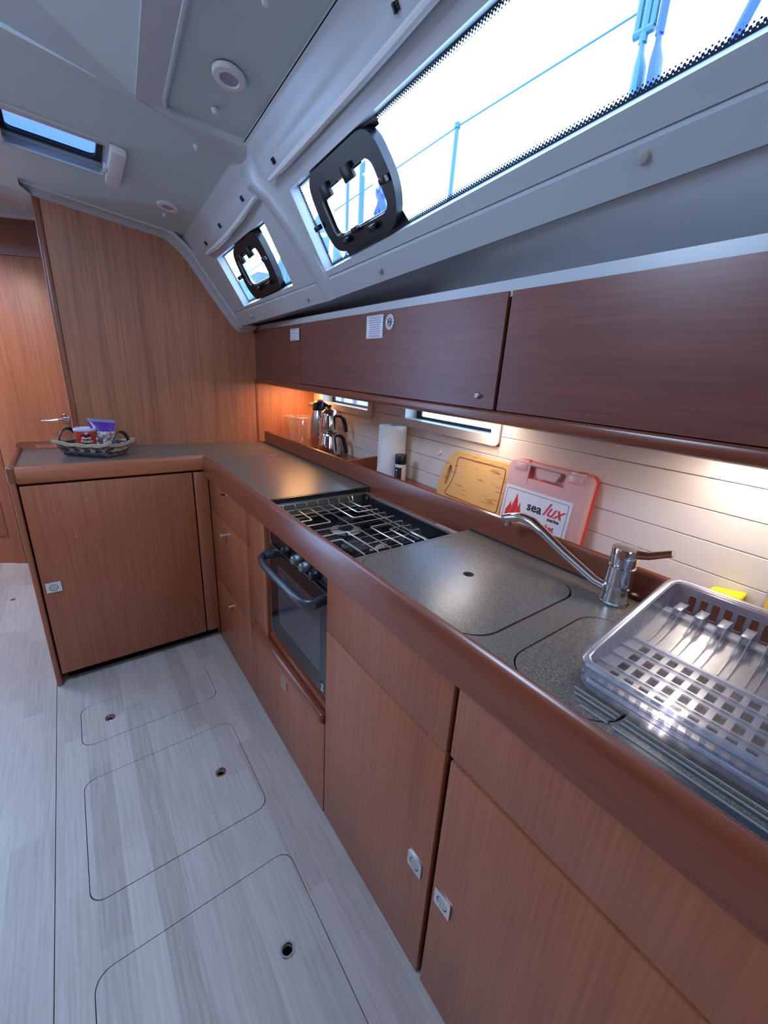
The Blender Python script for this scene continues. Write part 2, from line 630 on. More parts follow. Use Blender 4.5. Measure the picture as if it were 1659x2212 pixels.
def frit_mat():
    """glass with a printed black border that breaks up into dots (UV in metres, Edge = distance from the border)"""
    M = bpy.data.materials.new('fritted_glass')
    M.use_nodes = True
    n = M.node_tree
    n.nodes.clear()
    out = n.nodes.new('ShaderNodeOutputMaterial')
    tr = n.nodes.new('ShaderNodeBsdfTransparent')
    tr.inputs['Color'].default_value = (0.97, 0.99, 1, 1)
    gl = n.nodes.new('ShaderNodeBsdfGlossy')
    gl.inputs['Roughness'].default_value = 0.02
    m0 = n.nodes.new('ShaderNodeMixShader')
    m0.inputs['Fac'].default_value = 0.03
    n.links.new(tr.outputs[0], m0.inputs[1])
    n.links.new(gl.outputs[0], m0.inputs[2])
    bk = n.nodes.new('ShaderNodeBsdfPrincipled')
    bk.inputs['Base Color'].default_value = (0.008, 0.02, 0.05, 1)
    bk.inputs['Roughness'].default_value = 0.3
    uv = n.nodes.new('ShaderNodeUVMap')
    uv.uv_map = 'UVMap'
    ue = n.nodes.new('ShaderNodeUVMap')
    ue.uv_map = 'Edge'
    mp = n.nodes.new('ShaderNodeMapping')
    mp.inputs['Rotation'].default_value = (0, 0, PI / 4)
    pitch = 0.0048
    mp.inputs['Scale'].default_value = (1 / pitch, 1 / pitch, 1)
    n.links.new(uv.outputs[0], mp.inputs['Vector'])
    fr = n.nodes.new('ShaderNodeVectorMath')
    fr.operation = 'FRACTION'
    n.links.new(mp.outputs[0], fr.inputs[0])
    ds = n.nodes.new('ShaderNodeVectorMath')
    ds.operation = 'DISTANCE'
    ds.inputs[1].default_value = (0.5, 0.5, 0)
    n.links.new(fr.outputs[0], ds.inputs[0])
    se = n.nodes.new('ShaderNodeSeparateXYZ')
    n.links.new(ue.outputs[0], se.inputs[0])
    rad = n.nodes.new('ShaderNodeMapRange')
    rad.clamp = True
    rad.inputs['From Min'].default_value = 0.003
    rad.inputs['From Max'].default_value = 0.0185
    rad.inputs['To Min'].default_value = 0.78
    rad.inputs['To Max'].default_value = 0.0
    n.links.new(se.outputs[0], rad.inputs['Value'])
    lt = n.nodes.new('ShaderNodeMath')
    lt.operation = 'LESS_THAN'
    n.links.new(ds.outputs['Value'], lt.inputs[0])
    n.links.new(rad.outputs[0], lt.inputs[1])
    m1 = n.nodes.new('ShaderNodeMixShader')
    n.links.new(lt.outputs[0], m1.inputs['Fac'])
    n.links.new(m0.outputs[0], m1.inputs[1])
    n.links.new(bk.outputs[0], m1.inputs[2])
    n.links.new(m1.outputs[0], out.inputs['Surface'])
    return M


M_rib = mat('pale_rib', (0.36, 0.33, 0.28, 1), 0.35)
M_floor = floor_mat()
M_counter = counter_mat()
M_bamboo = bamboo_mat()
M_frit = frit_mat()

# ------------------------------------------------------------------ frames of the boat
XF = 0.449            # plane of the galley fronts
YI = 1.868            # plane of the island front
ZC = 0.912            # worktop


def CZ(x, y):         # headliner
    return 1.858 - 0.1412 * (x - 0.189) - 0.0965 * (y - 2.285)


WP = Vector((0.544, 2.25, 1.742))
WT = Vector((0.584, -0.056, -0.81))
WN = Vector((0.812, 0.053, 0.582))


def WF(s, y, o=0.0):  # window fascia: s down the slope, y along the boat, o outboard
    d = y - 2.25
    p = WP + WT * s + WN * o
    return (p.x + 0.004 * d, p.y + d, p.z - 0.097 * d)


def UP(t, y, z):      # overhead lockers (follow the hull)
    return (0.81 - 0.035 * (2.224 - y) + t, y, z)


def WL(t, y, z):      # slatted hull wall
    return (1.131 - 0.07 * (2.193 - y) + t, y, z)


def BKY(x):           # forward bulkhead
    return 2.224 - 0.098 * (x - 0.813)


def DW(s, o, z):      # diagonal door wall: s to port along the wall, o out of the wall towards the camera
    e = Vector((-0.872, 0.489)); n_ = Vector((-0.489, -0.872))
    p = Vector((0.03, 3.078)) + e * s + n_ * o
    return (p.x, p.y, z)


# ================================================================== SETTING
# ---------------- floor
fl = structroot('floor', (0, 0, 0))
b = MB().box(-2.1, 0.75, -1.7, 3.7, -0.09, -0.06)
obj('floor_base', b, M_dark, fl)
hatches = [(-0.136, 0.319, 1.470, 1.680), (-0.138, 0.320, 0.922, 1.314), (-0.139, 0.316, 0.02, 0.767)]
rad = 0.035
g = 0.002
outer = [(-0.209, -1.6), (0.75, -1.6), (0.75, 2.26), (-0.209, 2.26)]
b = MB().plate(outer, [rrect(h[0] - g, h[1] + g, h[2] - g, h[3] + g, rad) for h in hatches], -0.012, 0.0)
obj('floor_panel', b, M_floor, fl)
hol = circ(-0.408, 2.798, 0.012)
for k, (x0, x1, y0, y1) in enumerate(((-1.2, -0.211, -1.6, 2.42), (-1.2, -0.209, 2.4215, 2.648), (-1.2, -0.209, 2.6495, 3.7), (-0.2075, 0.6, 2.262, 3.7), (-2.1, -1.2015, -1.6, 3.7))):
    b = MB().plate(rrect(x0, x1, y0, y1), [hol] if k == 2 else [], -0.012, 0.0)
    obj('floor_panel', b, M_floor, fl)
holes = [(-0.048, 1.574), (0.23, 1.114), (0.227, 0.568)]
hl = ['floor hatch by the island, ring hole at its left', 'middle floor hatch of the three along the galley', 'long floor hatch nearest the camera, ring hole at its right']
for h, c, l in zip(hatches, holes, hl):
    t = thing('floor_hatch', 'pale wood ' + l, 'floor hatch', ((h[0] + h[1]) / 2, (h[2] + h[3]) / 2, -0.012), 'lift-out hatches in the galley floor')
    b = MB().plate(rrect(*h, rad), [circ(c[0], c[1], 0.0115, 24)], -0.0115, 0.0003)
    obj('hatch_board', b, M_floor, t)
    b = MB().lathe([(0.0112, -0.002), (0.0115, 0.0006), (0.0125, 0.0022), (0.0165, 0.0022), (0.0178, 0.0004), (0.0178, -0.0002)], (c[0], c[1], 0.0003), 28, caps=False)
    obj('lift_ring', b, M_chrome, t, 'polished steel ring around the lift hole')

# ---------------- forward bulkhead
wf = structroot('wall_front', (0, 2.3, 0))
b = MB(lambda x, z, w: (x, BKY(x) + w, z)).plate([(0.022, 0), (1.22, 0), (1.22, 1.53), (0.79, 1.53), (0.76, 1.50), (0.735, 1.50), (0.55, 1.752), (0.49, 1.83), (0.43, 1.845), (0.022, 1.90)], [], 0.0, 0.03)
obj('bulkhead_panel', b, M_bulk, wf)
b = MB(lambda x, y, z: (x, BKY(x) + y, z)).box(-0.003, 0.022, -0.004, 0.034, 0, 1.95, 0.009, 3)
obj('corner_post', b, M_solidz, wf)
b = MB(lambda x, y, z: (x, BKY(x) + y, z)).box(0.806, 0.816, -0.003, 0.0, 0.913, 1.228)
obj('joint_strip', b, M_solidz, wf)
b = MB().box(0.0, 0.02, 2.335, 3.2, 0, 1.97)
obj('corridor_side', b, M_wood, wf)

# ---------------- diagonal door wall
wd = structroot('wall_corridor', (0, 3.1, 0))
b = MB(DW).box(-0.05, 0.455, -0.03, -0.004, 0, 2.1)
b.box(0.46, 0.53, -0.03, 0.0, 0, 1.95, 0.004)
b.box(0.53, 0.95, -0.03, -0.006, 0, 1.95)
obj('door_wall', b, M_wood, wd)
b = MB(DW).box(-0.05, 1.2, -0.004, 0.004, 1.782, 1.949)
obj('header_panel', b, M_woody, wd, 'dark header board above the door')
b = MB(DW).box(-0.05, 1.2, -0.006, 0.02, 1.949, 1.985, 0.008)
obj('ceiling_trim', b, M_gel, wd)
b = MB(DW).box(0.53, 0.9, -0.006, 0.003, 0.19, 0.95, 0.003)
obj('side_panel', b, M_wood, wd)
b = MB().box(-1.2, -0.6, 3.36, 3.4, 0, 2.0)
obj('end_panel', b, M_wood, wd)
dr = structroot('door_1', (-0.15, 3.2, 0), 'angled mahogany cabin door left of the bulkhead, chrome lever handle')
b = MB(DW).box(-0.04, 0.452, -0.004, 0.008, 0.03, 1.772, 0.004)
obj('door_leaf', b, M_bulk, dr)
hz = 0.949
b = MB()
b.lathe([(0.0, 0.008), (0.026, 0.008), (0.026, 0.014), (0.022, 0.018), (0.0, 0.018)], (0, 0, 0), 24, axis='y', fn=lambda x, y, z: DW(0.06 + x, y, hz + z))
hd = obj('door_handle', b, M_chrome, dr, 'chrome lever handle on a round rose')
b = MB(DW).tube([(0.06, 0.016, hz), (0.06, 0.045, hz - 0.004), (0.075, 0.056, hz - 0.006), (0.11, 0.057, hz - 0.012), (0.165, 0.054, hz - 0.016)], [0.009, 0.009, 0.010, 0.009, 0.007], 10)
obj('lever', b, M_chrome, hd)

ut = lambda y: 1.474 + 0.001 * (2.2 - y)
ub = lambda y: 1.244 - 0.005 * (2.2 - y)
# ---------------- headliner
ce = structroot('ceiling', (0, 1.0, 1.9))
EX = 0.503


def ceil_plate(name, poly, mat_, drop=0.0, thick=0.02, holes_=(), label=None):
    b_ = MB(lambda x, y, w: (x, y, CZ(x, y) + w - drop))
    b_.plate(poly, holes_, 0.0, thick)
    return obj(name, b_, mat_, ce, label)


HX0, HX1, HY0, HY1 = -0.045, 0.202, 1.752, 1.955
ceil_plate('forward_panel', [(-0.32, 1.46), (0.24, 1.46), (EX, 1.49), (EX, 2.32), (-0.32, 2.36)], M_panel, holes_=[[(HX0, HY0 + 0.04), (HX1, HY0 - 0.01), (HX1 + 0.003, HY1 - 0.02), (HX0, HY1 + 0.03)]])
# side panel aft of the arch: framed, a little recessed
ceil_plate('side_panel', [(0.2, -1.6), (EX, -1.6), (EX, 1.43), (0.308, 1.45), (0.30, 1.1)], M_panel, drop=-0.006)
ceil_plate('panel_frame', [(0.165, -1.6), (0.195, -1.6), (0.298, 1.1), (0.312, 1.445), (0.247, 1.455), (0.226, 1.16)], M_gel, drop=0.004)
b = MB(lambda x, y, z: (x, y, CZ(x, y) + z))
b.tube([(0.19, -1.6, -0.002), (0.291, 1.1, -0.002), (0.304, 1.40, -0.002), (0.312, 1.432, -0.002), (0.335, 1.434, -0.002)], 0.0055, 8)
obj('frame_bead', b, M_gel, ce)
# raised centre of the deckhouse aft of the arch
b = MB()
rows = []
for t in (0, 1):
    pass
top = lambda x, y: CZ(x, y) + 0.10 * max(0.0, (0.245 - x) / 0.5)
b.grid([[(0.247 - 0.03 * (1.45 - y) - k * 0.06 - 0.0, y, top(0.247 - k * 0.06, y)) for k in range(10)] for y in (1.45, 1.3, 0.9, 0.3, -0.5, -1.6)])
obj('deckhouse_panel', b, M_panel, ce)
b = MB()
rows = [[], []]
for k in range(12):
    x = 0.25 - k * 0.05
    rows[0].append((x, 1.458 + 0.12 * (0.25 - x), CZ(x, 1.458) - 0.003))
    rows[1].append((x, 1.448 - 0.42 * (0.25 - x), top(x, 1.44 - 0.42 * (0.25 - x)) + 0.002))
b.grid(rows)
obj('deckhouse_step', b, M_gel, ce)
# arch across the headliner
b = MB()
sec = []
for x, y0, y1, dz in ((0.235, 1.448, 1.452, 0.0), (0.30, 1.440, 1.462, 0.006), (0.36, 1.432, 1.474, 0.012), (0.43, 1.424, 1.495, 0.016), (0.49, 1.412, 1.515, 0.020), (0.515, 1.395, 1.515, 0.024)):
    c = CZ(x, 1.46)
    zz = lambda y: CZ(x, y)
    ym = (y0 + y1) / 2
    sec.append([(x, y0 - 0.006, zz(y0) + 0.008), (x, y0, zz(y0) - dz * 0.55), (x, y0 * 0.7 + y1 * 0.3, zz(ym) - dz), (x, y0 * 0.35 + y1 * 0.65, zz(ym) - dz * 0.9), (x, y1, zz(y1) - dz * 0.35), (x, y1 + 0.008, zz(y1) + 0.008)])
for s_, y0, y1, dz in ((0.0, 1.375, 1.475, 0.024), (0.05, 1.335, 1.432, 0.020), (0.14, 1.325, 1.410, 0.015), (0.30, 1.320, 1.395, 0.012), (0.37, 1.318, 1.395, 0.010)):
    sec.append([WF(s_, y0 - 0.008, 0.006), WF(s_, y0, -dz * 0.55), WF(s_, y0 * 0.7 + y1 * 0.3, -dz), WF(s_, y0 * 0.35 + y1 * 0.65, -dz * 0.9), WF(s_, y1, -dz * 0.35), WF(s_, y1 + 0.008, 0.006)])
b.grid(sec)
obj('arch', b, M_gel, ce)
# ledge between ceiling and window fascia, with the curtain groove
b = MB()
rows = []
for y in [2.30 - 0.13 * k for k in range(31)]:
    d = y - 2.25
    z0 = CZ(EX, y)
    pr = [(EX, z0 + 0.01, ), (EX + 0.001, z0 - 0.004), (EX + 0.016, z0 - 0.030), (EX + 0.022, z0 - 0.036)]
    q0 = WF(-0.010, y, 0.004); q1 = WF(-0.004, y, 0.0); q2 = WF(0.012, y, 0.0); q3 = WF(0.018, y, 0.006); q4 = WF(0.03, y, 0.006)
    rows.append([(a, y, c) for a, c in pr] + [q0, q1, q2])
b.grid(rows)
obj('ledge', b, M_gel, ce)
b = MB().tube([(EX + 0.001, y, CZ(EX, y) - 0.001) for y in (-1.6, 0.0, 1.425)], 0.0016, 6)
obj('panel_joint', b, M_dark, ce)
# window fascia with two openings
fa = structroot('wall_right', (0.7, 1, 1.6))


def bot(y):
    return 0.322 + (0.046 * min(1, max(0, (2.2 - y) / 0.8))) + 0.034 * max(0, (1.42 - y) / 1.2)


W1 = [(0.062, 1.995), (0.258, 2.035), (0.280, 1.543), (0.080, 1.502)]
W2 = [(0.074, 1.285), (0.291, 1.316), (0.292, -0.25), (0.098, -0.21)]
outer = [(0.010, 2.30)] + [(bot(y) - 0.064, y) for y in (2.30, 2.2, 2.0, 1.8, 1.6, 1.42, 1.0, 0.5, 0.0, -0.8, -1.6)] + [(0.010, -1.6)]
b = MB(lambda s_, y, o: WF(s_, y, o)).plate(outer, [rpoly(W1, 0.008), rpoly(W2, 0.008)], 0.0, 0.012)
obj('window_fascia', b, M_gel, fa)
# lower rim of the fascia (crease) and soffit down to the lockers
b = MB()
rows = []
for y in [2.30 - 0.1 * k for k in range(40)]:
    a = WF(bot(y) - 0.066, y, 0.0)
    a1 = WF(bot(y) - 0.064, y, 0.005)
    a2 = WF(bot(y) - 0.056, y, -0.004)
    c = WF(bot(y), y, -0.004)
    c2 = WF(bot(y) + 0.004, y, 0.006)
    e = Vector((0, 0, 1.3)) + (Vector(UP(0.004, y, ut(y) + 0.024)) - Vector((0, 0, 1.3))) * 1.13
    e = (e.x, y * 1.1, e.z)
    rows.append([a, a1, a2, c, c2, tuple(c2[i] * 0.5 + e[i] * 0.5 for i in range(3)), e, (e[0] + 0.03, e[1], e[2] - 0.05)])
b.grid(rows)
obj('soffit', b, M_gel, fa)
b = MB()
rows = []
for y in [2.23 - 0.1 * k for k in range(39)]:
    zt = ut(y)
    rows.append([UP(0.004, y, zt - 0.01), UP(0.004, y, zt + 0.022), UP(0.02, y, zt + 0.024)])
b.grid(rows)
obj('top_trim', b, M_gel, fa)
rows = []
for y in (2.32, 1.4, 0.5, -0.6, -1.7):
    q = WF(bot(y) - 0.062, y, 0.013)
    rows.append([(q[0], y, q[2]), (1.5, y, q[2] - 0.01), (1.5, y, q[2] - 0.05)])
obj('side_deck', MB().grid(rows), M_gel, fa)
# slatted hull lining with two low windows
LW = [(2.050, 1.568), (1.275, 0.820)]    # glazed y ranges
ZB = 1.142
slz = [0.86, 0.957, 1.019, 1.081, 1.143, 1.205, 1.30]
for k in range(len(slz) - 1):
    z0, z1 = slz[k], slz[k + 1]
    segs = [(-1.7, 2.25)]
    if z0 >= 1.08:
        segs = [(LW[0][0] + 0.05, 2.25), (LW[1][0] + 0.03, LW[0][1] - 0.03), (-1.7, LW[1][1] - 0.03)]
    for y0, y1 in segs:
        b = MB(WL).box(0.0, 0.014, y0, y1, z0 + 0.0006, z1 - 0.0006, 0.0012, 1)
        obj('slat', b, M_slat, fa)
    if z0 == 1.081:
        for y0, y1 in LW:
            b = MB(WL).box(0.0, 0.014, y1 - 0.03, y0 + 0.05 if y0 > 2 else y0 + 0.03, z0 + 0.0006, 1.112, 0.0012, 1)
            obj('slat', b, M_slat, fa)
b = MB(WL)
for y0, y1, z0, z1 in ((-1.7, 2.3, 0.6, 1.115), (-1.7, LW[1][1] - 0.02, 1.115, 1.285), (LW[1][0] + 0.02, LW[0][1] - 0.02, 1.115, 1.285), (LW[0][0] + 0.04, 2.3, 1.115, 1.285), (-1.7, 2.3, 1.285, 1.75)):
    b.box(0.012, 0.03, y0, y1, z0, z1)
obj('hull_lining', b, M_slat, fa)
for k, (y0, y1) in enumerate(LW):
    w = structroot('window_%d' % (3 + k), WL(0, (y0 + y1) / 2, 1.14), ('low hull window behind the coffee pots', 'low hull window above the paper towel')[k])
    b = MB(lambda u, v, o: WL(o, u, v)).plate(rrect(y1 - 0.034, y0 + 0.034, 1.112, 1.29, 0.02), [rrect(y1, y0, ZB, 1.27, 0.006)], -0.010, 0.012)
    obj('frame', b, M_frame, w)
    b = MB(lambda u, v, o: WL(o, u, v)).plate(rrect(y1 - 0.012, y0 + 0.012, ZB - 0.012, 1.285), [rrect(y1, y0, ZB, 1.27, 0.006)], 0.012, 0.055)
    obj('reveal', b, M_frame, w)
    b = MB(lambda u, v, o: WL(o, u, v)).plate(rrect(y1 - 0.012, y0 + 0.012, ZB - 0.012, 1.285), [rrect(y1 + 0.006, y0 - 0.03, ZB + 0.010, 1.27, 0.006)], 0.050, 0.056)
    obj('seal', b, M_blackp, w)
    b = MB(lambda u, v, o: WL(o, u, v)).plate(rrect(y1, y0, ZB, 1.28), [], 0.053, 0.056)
    obj('pane', b, M_glass, w)
# lamps in the locker bottoms
# other walls of the saloon (port side and aft), closed, without windows
wl = structroot('wall_left', (-2.0, 0.8, 0))
b = MB().plate([(-1.7, 0), (3.7, 0), (3.7, 2.2), (-1.7, 2.2)], [], -2.06, -2.0, fn=lambda u, v, w: (w, u, v))
obj('wall_panel', b, M_wood, wl)
b = MB().box(-2.0, -1.5, -1.2, 2.4, 0, 0.42)
obj('berth_front', b, M_wood, wl)
wb = structroot('wall_back', (0, -1.65, 0))
b = MB().plate([(-2.1, 0), (1.3, 0), (1.3, 2.4), (-2.1, 2.4)], [], -1.66, -1.6, fn=lambda u, v, w: (u, w, v))
obj('wall_panel', b, M_wood, wb)
cp = structroot('ceiling_port', (-1, 0.5, 2.0))
b = MB()
b.plate([(-2.1, -1.7), (-0.30, -1.7), (-0.30, 2.22), (-2.1, 2.22)], [[(-0.97, 0.7), (-0.47, 0.7), (-0.47, 1.2), (-0.97, 1.2)]], 0, 0.02, fn=lambda x, y, w: (x, y, CZ(-0.30, y) + 0.0 + w + 0.08 * (x + 0.30) + (0.10 if y < 1.4 else 0.0) * 0))
obj('panel', b, M_panel, cp)
b = MB().grid([[(-0.36, 2.20, CZ(-0.3, 2.2)), (0.05, 2.30, CZ(0.02, 2.3) + 0.012)], [(-1.2, 3.45, 1.985), (0.08, 3.15, 1.985)]])
obj('corridor_panel', b, M_panel, ce)
b = MB().grid([[(-0.40, 2.19, CZ(-0.3, 2.2) + 0.002), (-0.40, 2.4, 1.92)], [(-2.1, 2.19, CZ(-0.3, 2.2)), (-2.1, 2.4, 1.93)]])
obj('corridor_step', b, M_panel, ce)
# white trim where the headliner meets the bulkhead, and along the corridor
path = [(-0.032, 0), (0.10, 0), (0.30, 0), (0.43, 0)]
b = MB()
rows = []
prof = [(x, CZ(x, BKY(x) - 0.03)) for x in (-0.028, 0.0, 0.1, 0.2, 0.3, 0.40, 0.445)]
prof += [(0.482, 1.800), (0.512, 1.776), (0.542, 1.742), (0.575, 1.697), (0.624, 1.624), (0.68, 1.548), (0.722, 1.492), (0.735, 1.480), (0.80, 1.480)]
for i, (x, z) in enumerate(prof):
    a = Vector(prof[max(i - 1, 0)]); c = Vector(prof[min(i + 1, len(prof) - 1)])
    tv = (c - a).normalized()
    nv = Vector((tv.y, -tv.x))           # inwards (down / inboard)
    if nv.y > 0:
        nv = -nv
    p = Vector((x, z))
    yb = BKY(x)
    r_ = []
    for off, dy in ((0.020, 0.004), (0.019, -0.006), (0.014, -0.012), (0.006, -0.030), (0.002, -0.055), (-0.012, -0.062)):
        q = p + nv * off
        r_.append((q.x, yb + dy, q.y))
    rows.append(r_)
b.grid(rows)
struct('trim_1', b, M_gel, 'white headliner edge along the top of the bulkhead')
b = MB()
b.grid([[(-0.032, 2.225, CZ(-0.03, 2.225) + 0.004), (-0.030, 2.235, CZ(-0.03, 2.225) - 0.020), (-0.005, 2.26, CZ(0, 2.26) - 0.026), (0.001, 2.30, CZ(0, 2.26) - 0.024), (0.004, 2.31, CZ(0, 2.26))],
        [(-0.034, 3.05, 1.985), (-0.030, 3.05, 1.962), (-0.004, 3.06, 1.955), (0.001, 3.07, 1.955), (0.004, 3.07, 1.985)]])
struct('trim_2', b, M_gel)

# ---------------- upper windows


def pane_mb(poly, o, rings=(0.0, 0.0075, 0.022)):
    """pane with concentric rings so that the printed border can follow the distance from the edge"""
    c = Vector((sum(p[0] for p in poly) / 4, sum(p[1] for p in poly) / 4))

    def inset(d):
        n_ = len(poly)
        out = []
        for i in range(n_):
            p0, p1, p2 = Vector(poly[i - 1]), Vector(poly[i]), Vector(poly[(i + 1) % n_])
            e1, e2 = (p1 - p0).normalized(), (p2 - p1).normalized()
            n1, n2 = Vector((-e1.y, e1.x)), Vector((-e2.y, e2.x))
            if (c - p1).dot(n1) < 0:
                n1 = -n1
            if (c - p1).dot(n2) < 0:
                n2 = -n2
            k = (n1 + n2)
            k = k / max(0.3, 1 + n1.dot(n2))
            out.append(p1 + k * d)
        return out
    mb = MB()
    uv = []
    L = [inset(d) for d in rings]
    n_ = len(poly)
    for d, lp in zip(rings, L):
        for p in lp:
            mb.v.append(WF(p.x, p.y, o))
            uv.append((p.x, p.y, d))
    for r in range(len(rings) - 1):
        for i in range(n_):
            j = (i + 1) % n_
            mb.f.append((r * n_ + i, r * n_ + j, (r + 1) * n_ + j, (r + 1) * n_ + i))
    mb.f.append(tuple((len(rings) - 1) * n_ + i for i in range(n_)))
    mb.uv = uv
    return mb


def reveal(poly, o0, o1, grow):
    """sloping sides of the opening"""
    c = Vector((sum(p[0] for p in poly) / 4, sum(p[1] for p in poly) / 4))
    mb = MB()
    n_ = len(poly)
    a = [WF(p[0], p[1], o0) for p in poly]
    q = []
    for p in poly:
        sx = 1 if p[0] > c.x else -1
        sy = 1 if p[1] > c.y else -1
        q.append(WF(p[0] - sx * grow, p[1] - sy * grow, o1))
    mb.add(a + q, [(i, (i + 1) % n_, n_ + (i + 1) % n_, n_ + i) for i in range(n_)])
    return mb


def port_window(idx, poly, loc, port_o, port_i, bands, hinges, dogs, label):
    w = structroot('window_%d' % idx, loc, label)
    obj('reveal', reveal(poly, 0.0, 0.032, 0.003), M_gel, w)
    b_ = pane_mb(poly, 0.031)
    obj('pane', b_, M_frit, w)
    # printed black field above and below the opening port
    for bd in bands:
        b_ = MB(lambda s_, y, o: WF(s_, y, o)).plate(bd, [], 0.0285, 0.030)
        obj('black_border', b_, M_blackp, w)
    b_ = MB(lambda s_, y, o: WF(s_, y, o)).plate(rpoly(port_o, 0.05, 6), [rpoly(port_i, 0.03, 6)], 0.004, 0.028)
    pf = obj('port_frame', b_, M_blackp, w, 'black opening port set in the pane')
    ins = []
    c = Vector((sum(p[0] for p in port_i) / len(port_i), sum(p[1] for p in port_i) / len(port_i)))
    for p in port_i:
        ins.append(tuple(c + (Vector(p) - c) * 0.93))
    b_ = MB(lambda s_, y, o: WF(s_, y, o)).plate(rpoly(port_i, 0.03, 6), [rpoly(ins, 0.026, 6)], 0.016, 0.024)
    obj('seal', b_, M_chrome, pf)
    b_ = MB(lambda s_, y, o: WF(s_, y, o)).plate(rpoly(port_i, 0.03, 6), [], 0.025, 0.027)
    obj('port_pane', b_, M_glass, pf)
    for s_, y in hinges:
        b_ = MB(WF).box(s_ - 0.020, s_ + 0.012, y - 0.019, y + 0.019, -0.006, 0.008, 0.003)
        h_ = obj('hinge', b_, M_blackp, pf)
    for s_, y, dy in dogs:
        b_ = MB(WF).box(s_ - 0.007, s_ + 0.007, y - 0.006 - (dy > 0) * 0.012, y + 0.006 + (dy < 0) * 0.012, -0.012, 0.004, 0.003)
        obj('latch_dog', b_, M_blackp, pf)
    return w


port_window(1, W1, WF(0.17, 1.77), [(0.078, 1.592), (0.078, 1.850), (0.20, 1.905), (0.262, 1.895), (0.268, 1.640), (0.20, 1.612)],
            [(0.116, 1.648), (0.112, 1.850), (0.214, 1.874), (0.224, 1.668)],
            [[(0.06, 1.60), (0.058, 1.845), (0.10, 1.85), (0.10, 1.60)], [(0.236, 1.64), (0.236, 1.88), (0.262, 1.872), (0.280, 1.64)]],
            [(0.124, 1.80), (0.124, 1.71)], [(0.165, 1.885, -1), (0.165, 1.628, 1), (0.232, 1.80, 1), (0.236, 1.70, 1)],
            'small cabin-side window near the bulkhead with a black opening port')
port_window(2, W2, WF(0.19, 0.6), [(0.084, 0.915), (0.080, 1.200), (0.17, 1.226), (0.268, 1.222), (0.285, 0.955), (0.21, 0.903)],
            [(0.130, 0.948), (0.128, 1.180), (0.236, 1.192), (0.243, 0.950)],
            [[(0.07, 0.91), (0.07, 1.205), (0.10, 1.21), (0.10, 0.91)], [(0.25, 0.94), (0.25, 1.215), (0.291, 1.205), (0.292, 0.93)]],
            [(0.136, 1.139), (0.136, 1.032)], [(0.187, 1.232, -1), (0.187, 0.930, 1), (0.238, 1.095, 1), (0.250, 1.151, 1), (0.255, 1.027, 1)],
            'long bright cabin-side window above the lockers')

# ---------------- deck hatch in the headliner (skylight)
CF = lambda x, y, w: (x, y, CZ(x, y) + w)
sk = structroot('window_5', (0.08, 1.85, CZ(0.08, 1.85)), 'blue-tinted deck hatch in the headliner by the bulkhead')
hq = [(HX0, HY0 + 0.04), (HX1, HY0 - 0.01), (HX1 + 0.003, HY1 - 0.02), (HX0, HY1 + 0.03)]
hq_o = [(HX0 - 0.03, HY0 + 0.02), (HX1 + 0.012, HY0 - 0.03), (HX1 + 0.013, HY1 - 0.010), (HX0 - 0.03, HY1 + 0.045)]
b = MB(CF).plate(rpoly(hq_o, 0.01), [rpoly(hq, 0.006)], -0.006, 0.01)
obj('frame', b, M_gel, sk)
b = MB(CF)
hq2 = [(HX0 + 0.012, HY0 + 0.052), (HX1 - 0.016, HY0 + 0.006), (HX1 - 0.015, HY1 - 0.034), (HX0 + 0.012, HY1 + 0.012)]
b.plate(rpoly(hq, 0.006), [rpoly(hq2, 0.02)], 0.030, 0.040)
obj('rim', b, M_blackp, sk)
b = MB(CF)
for i in range(4):
    p0, p1 = hq[i], hq[(i + 1) % 4]
    b.add([(p0[0], p0[1], 0.0), (p1[0], p1[1], 0.0), (p1[0], p1[1], 0.042), (p0[0], p0[1], 0.042)], [(0, 1, 2, 3)])
obj('reveal', b, M_gel, sk)
b = MB(CF).plate(rpoly(hq2, 0.02), [], 0.036, 0.042)
obj('pane', b, M_hatchglass, sk)
b = MB(CF).box(HX1 + 0.008, HX1 + 0.050, HY0 - 0.032, HY1 + 0.002, -0.022, 0.0, 0.006)
bl = obj('blind_box', b, M_whitep, sk, 'white end box of the hatch blind')
b = MB(CF).box(HX1 - 0.002, HX1 + 0.009, HY0 + 0.09, HY0 + 0.125, -0.020, -0.004, 0.003)
obj('catch', b, M_whitep, bl)

# ================================================================== OUTSIDE
out_z = 1.62
b = MB().box(1.6, 90, -60, 120, 0.30, 0.32)
sea = struct('sea', b, M_sea)
for k, (az, dist, wid, hgt, nm) in enumerate(((60, 70, 17, 19.0, 'wooded'), (72, 66, 22, 9.5, 'nearer'), (67, 120, 60, 19, 'distant'))):
    cx, cy = dist * math.cos(math.radians(az)), dist * math.sin(math.radians(az))
    b = MB()
    rows = []
    for i in range(13):
        r_ = []
        for j in range(25):
            u, v = (j - 12) / 12, (i - 6) / 6
            rr_ = math.hypot(u, v)
            h = max(0, math.cos(min(1, rr_) * PI / 2)) ** 1.1 * (1 + 0.25 * math.sin(5 * u + k) * math.cos(4 * v) + 0.08 * math.sin(17 * u + 3 * v))
            r_.append((cx - math.sin(math.radians(az)) * u * wid + math.cos(math.radians(az)) * v * wid * 0.5,
                       cy + math.cos(math.radians(az)) * u * wid + math.sin(math.radians(az)) * v * wid * 0.5, 0.3 + h * hgt))
        rows.append(r_)
    b.grid(rows)
    o = struct('hill', b, M_hill)
XW = 1.5
t = thing('guard_rail', 'thin wire guard rail on stanchions seen through the long window', 'guard rail', (XW, 1.5, out_z))
b = MB().tube([(XW, -0.6, 2.42), (XW, 0.78, 2.345), (XW, 1.595, 2.318), (XW, 2.6, 2.25), (XW, 4.2, 2.12)], 0.0035, 6)
obj('wire', b, M_rig, t)
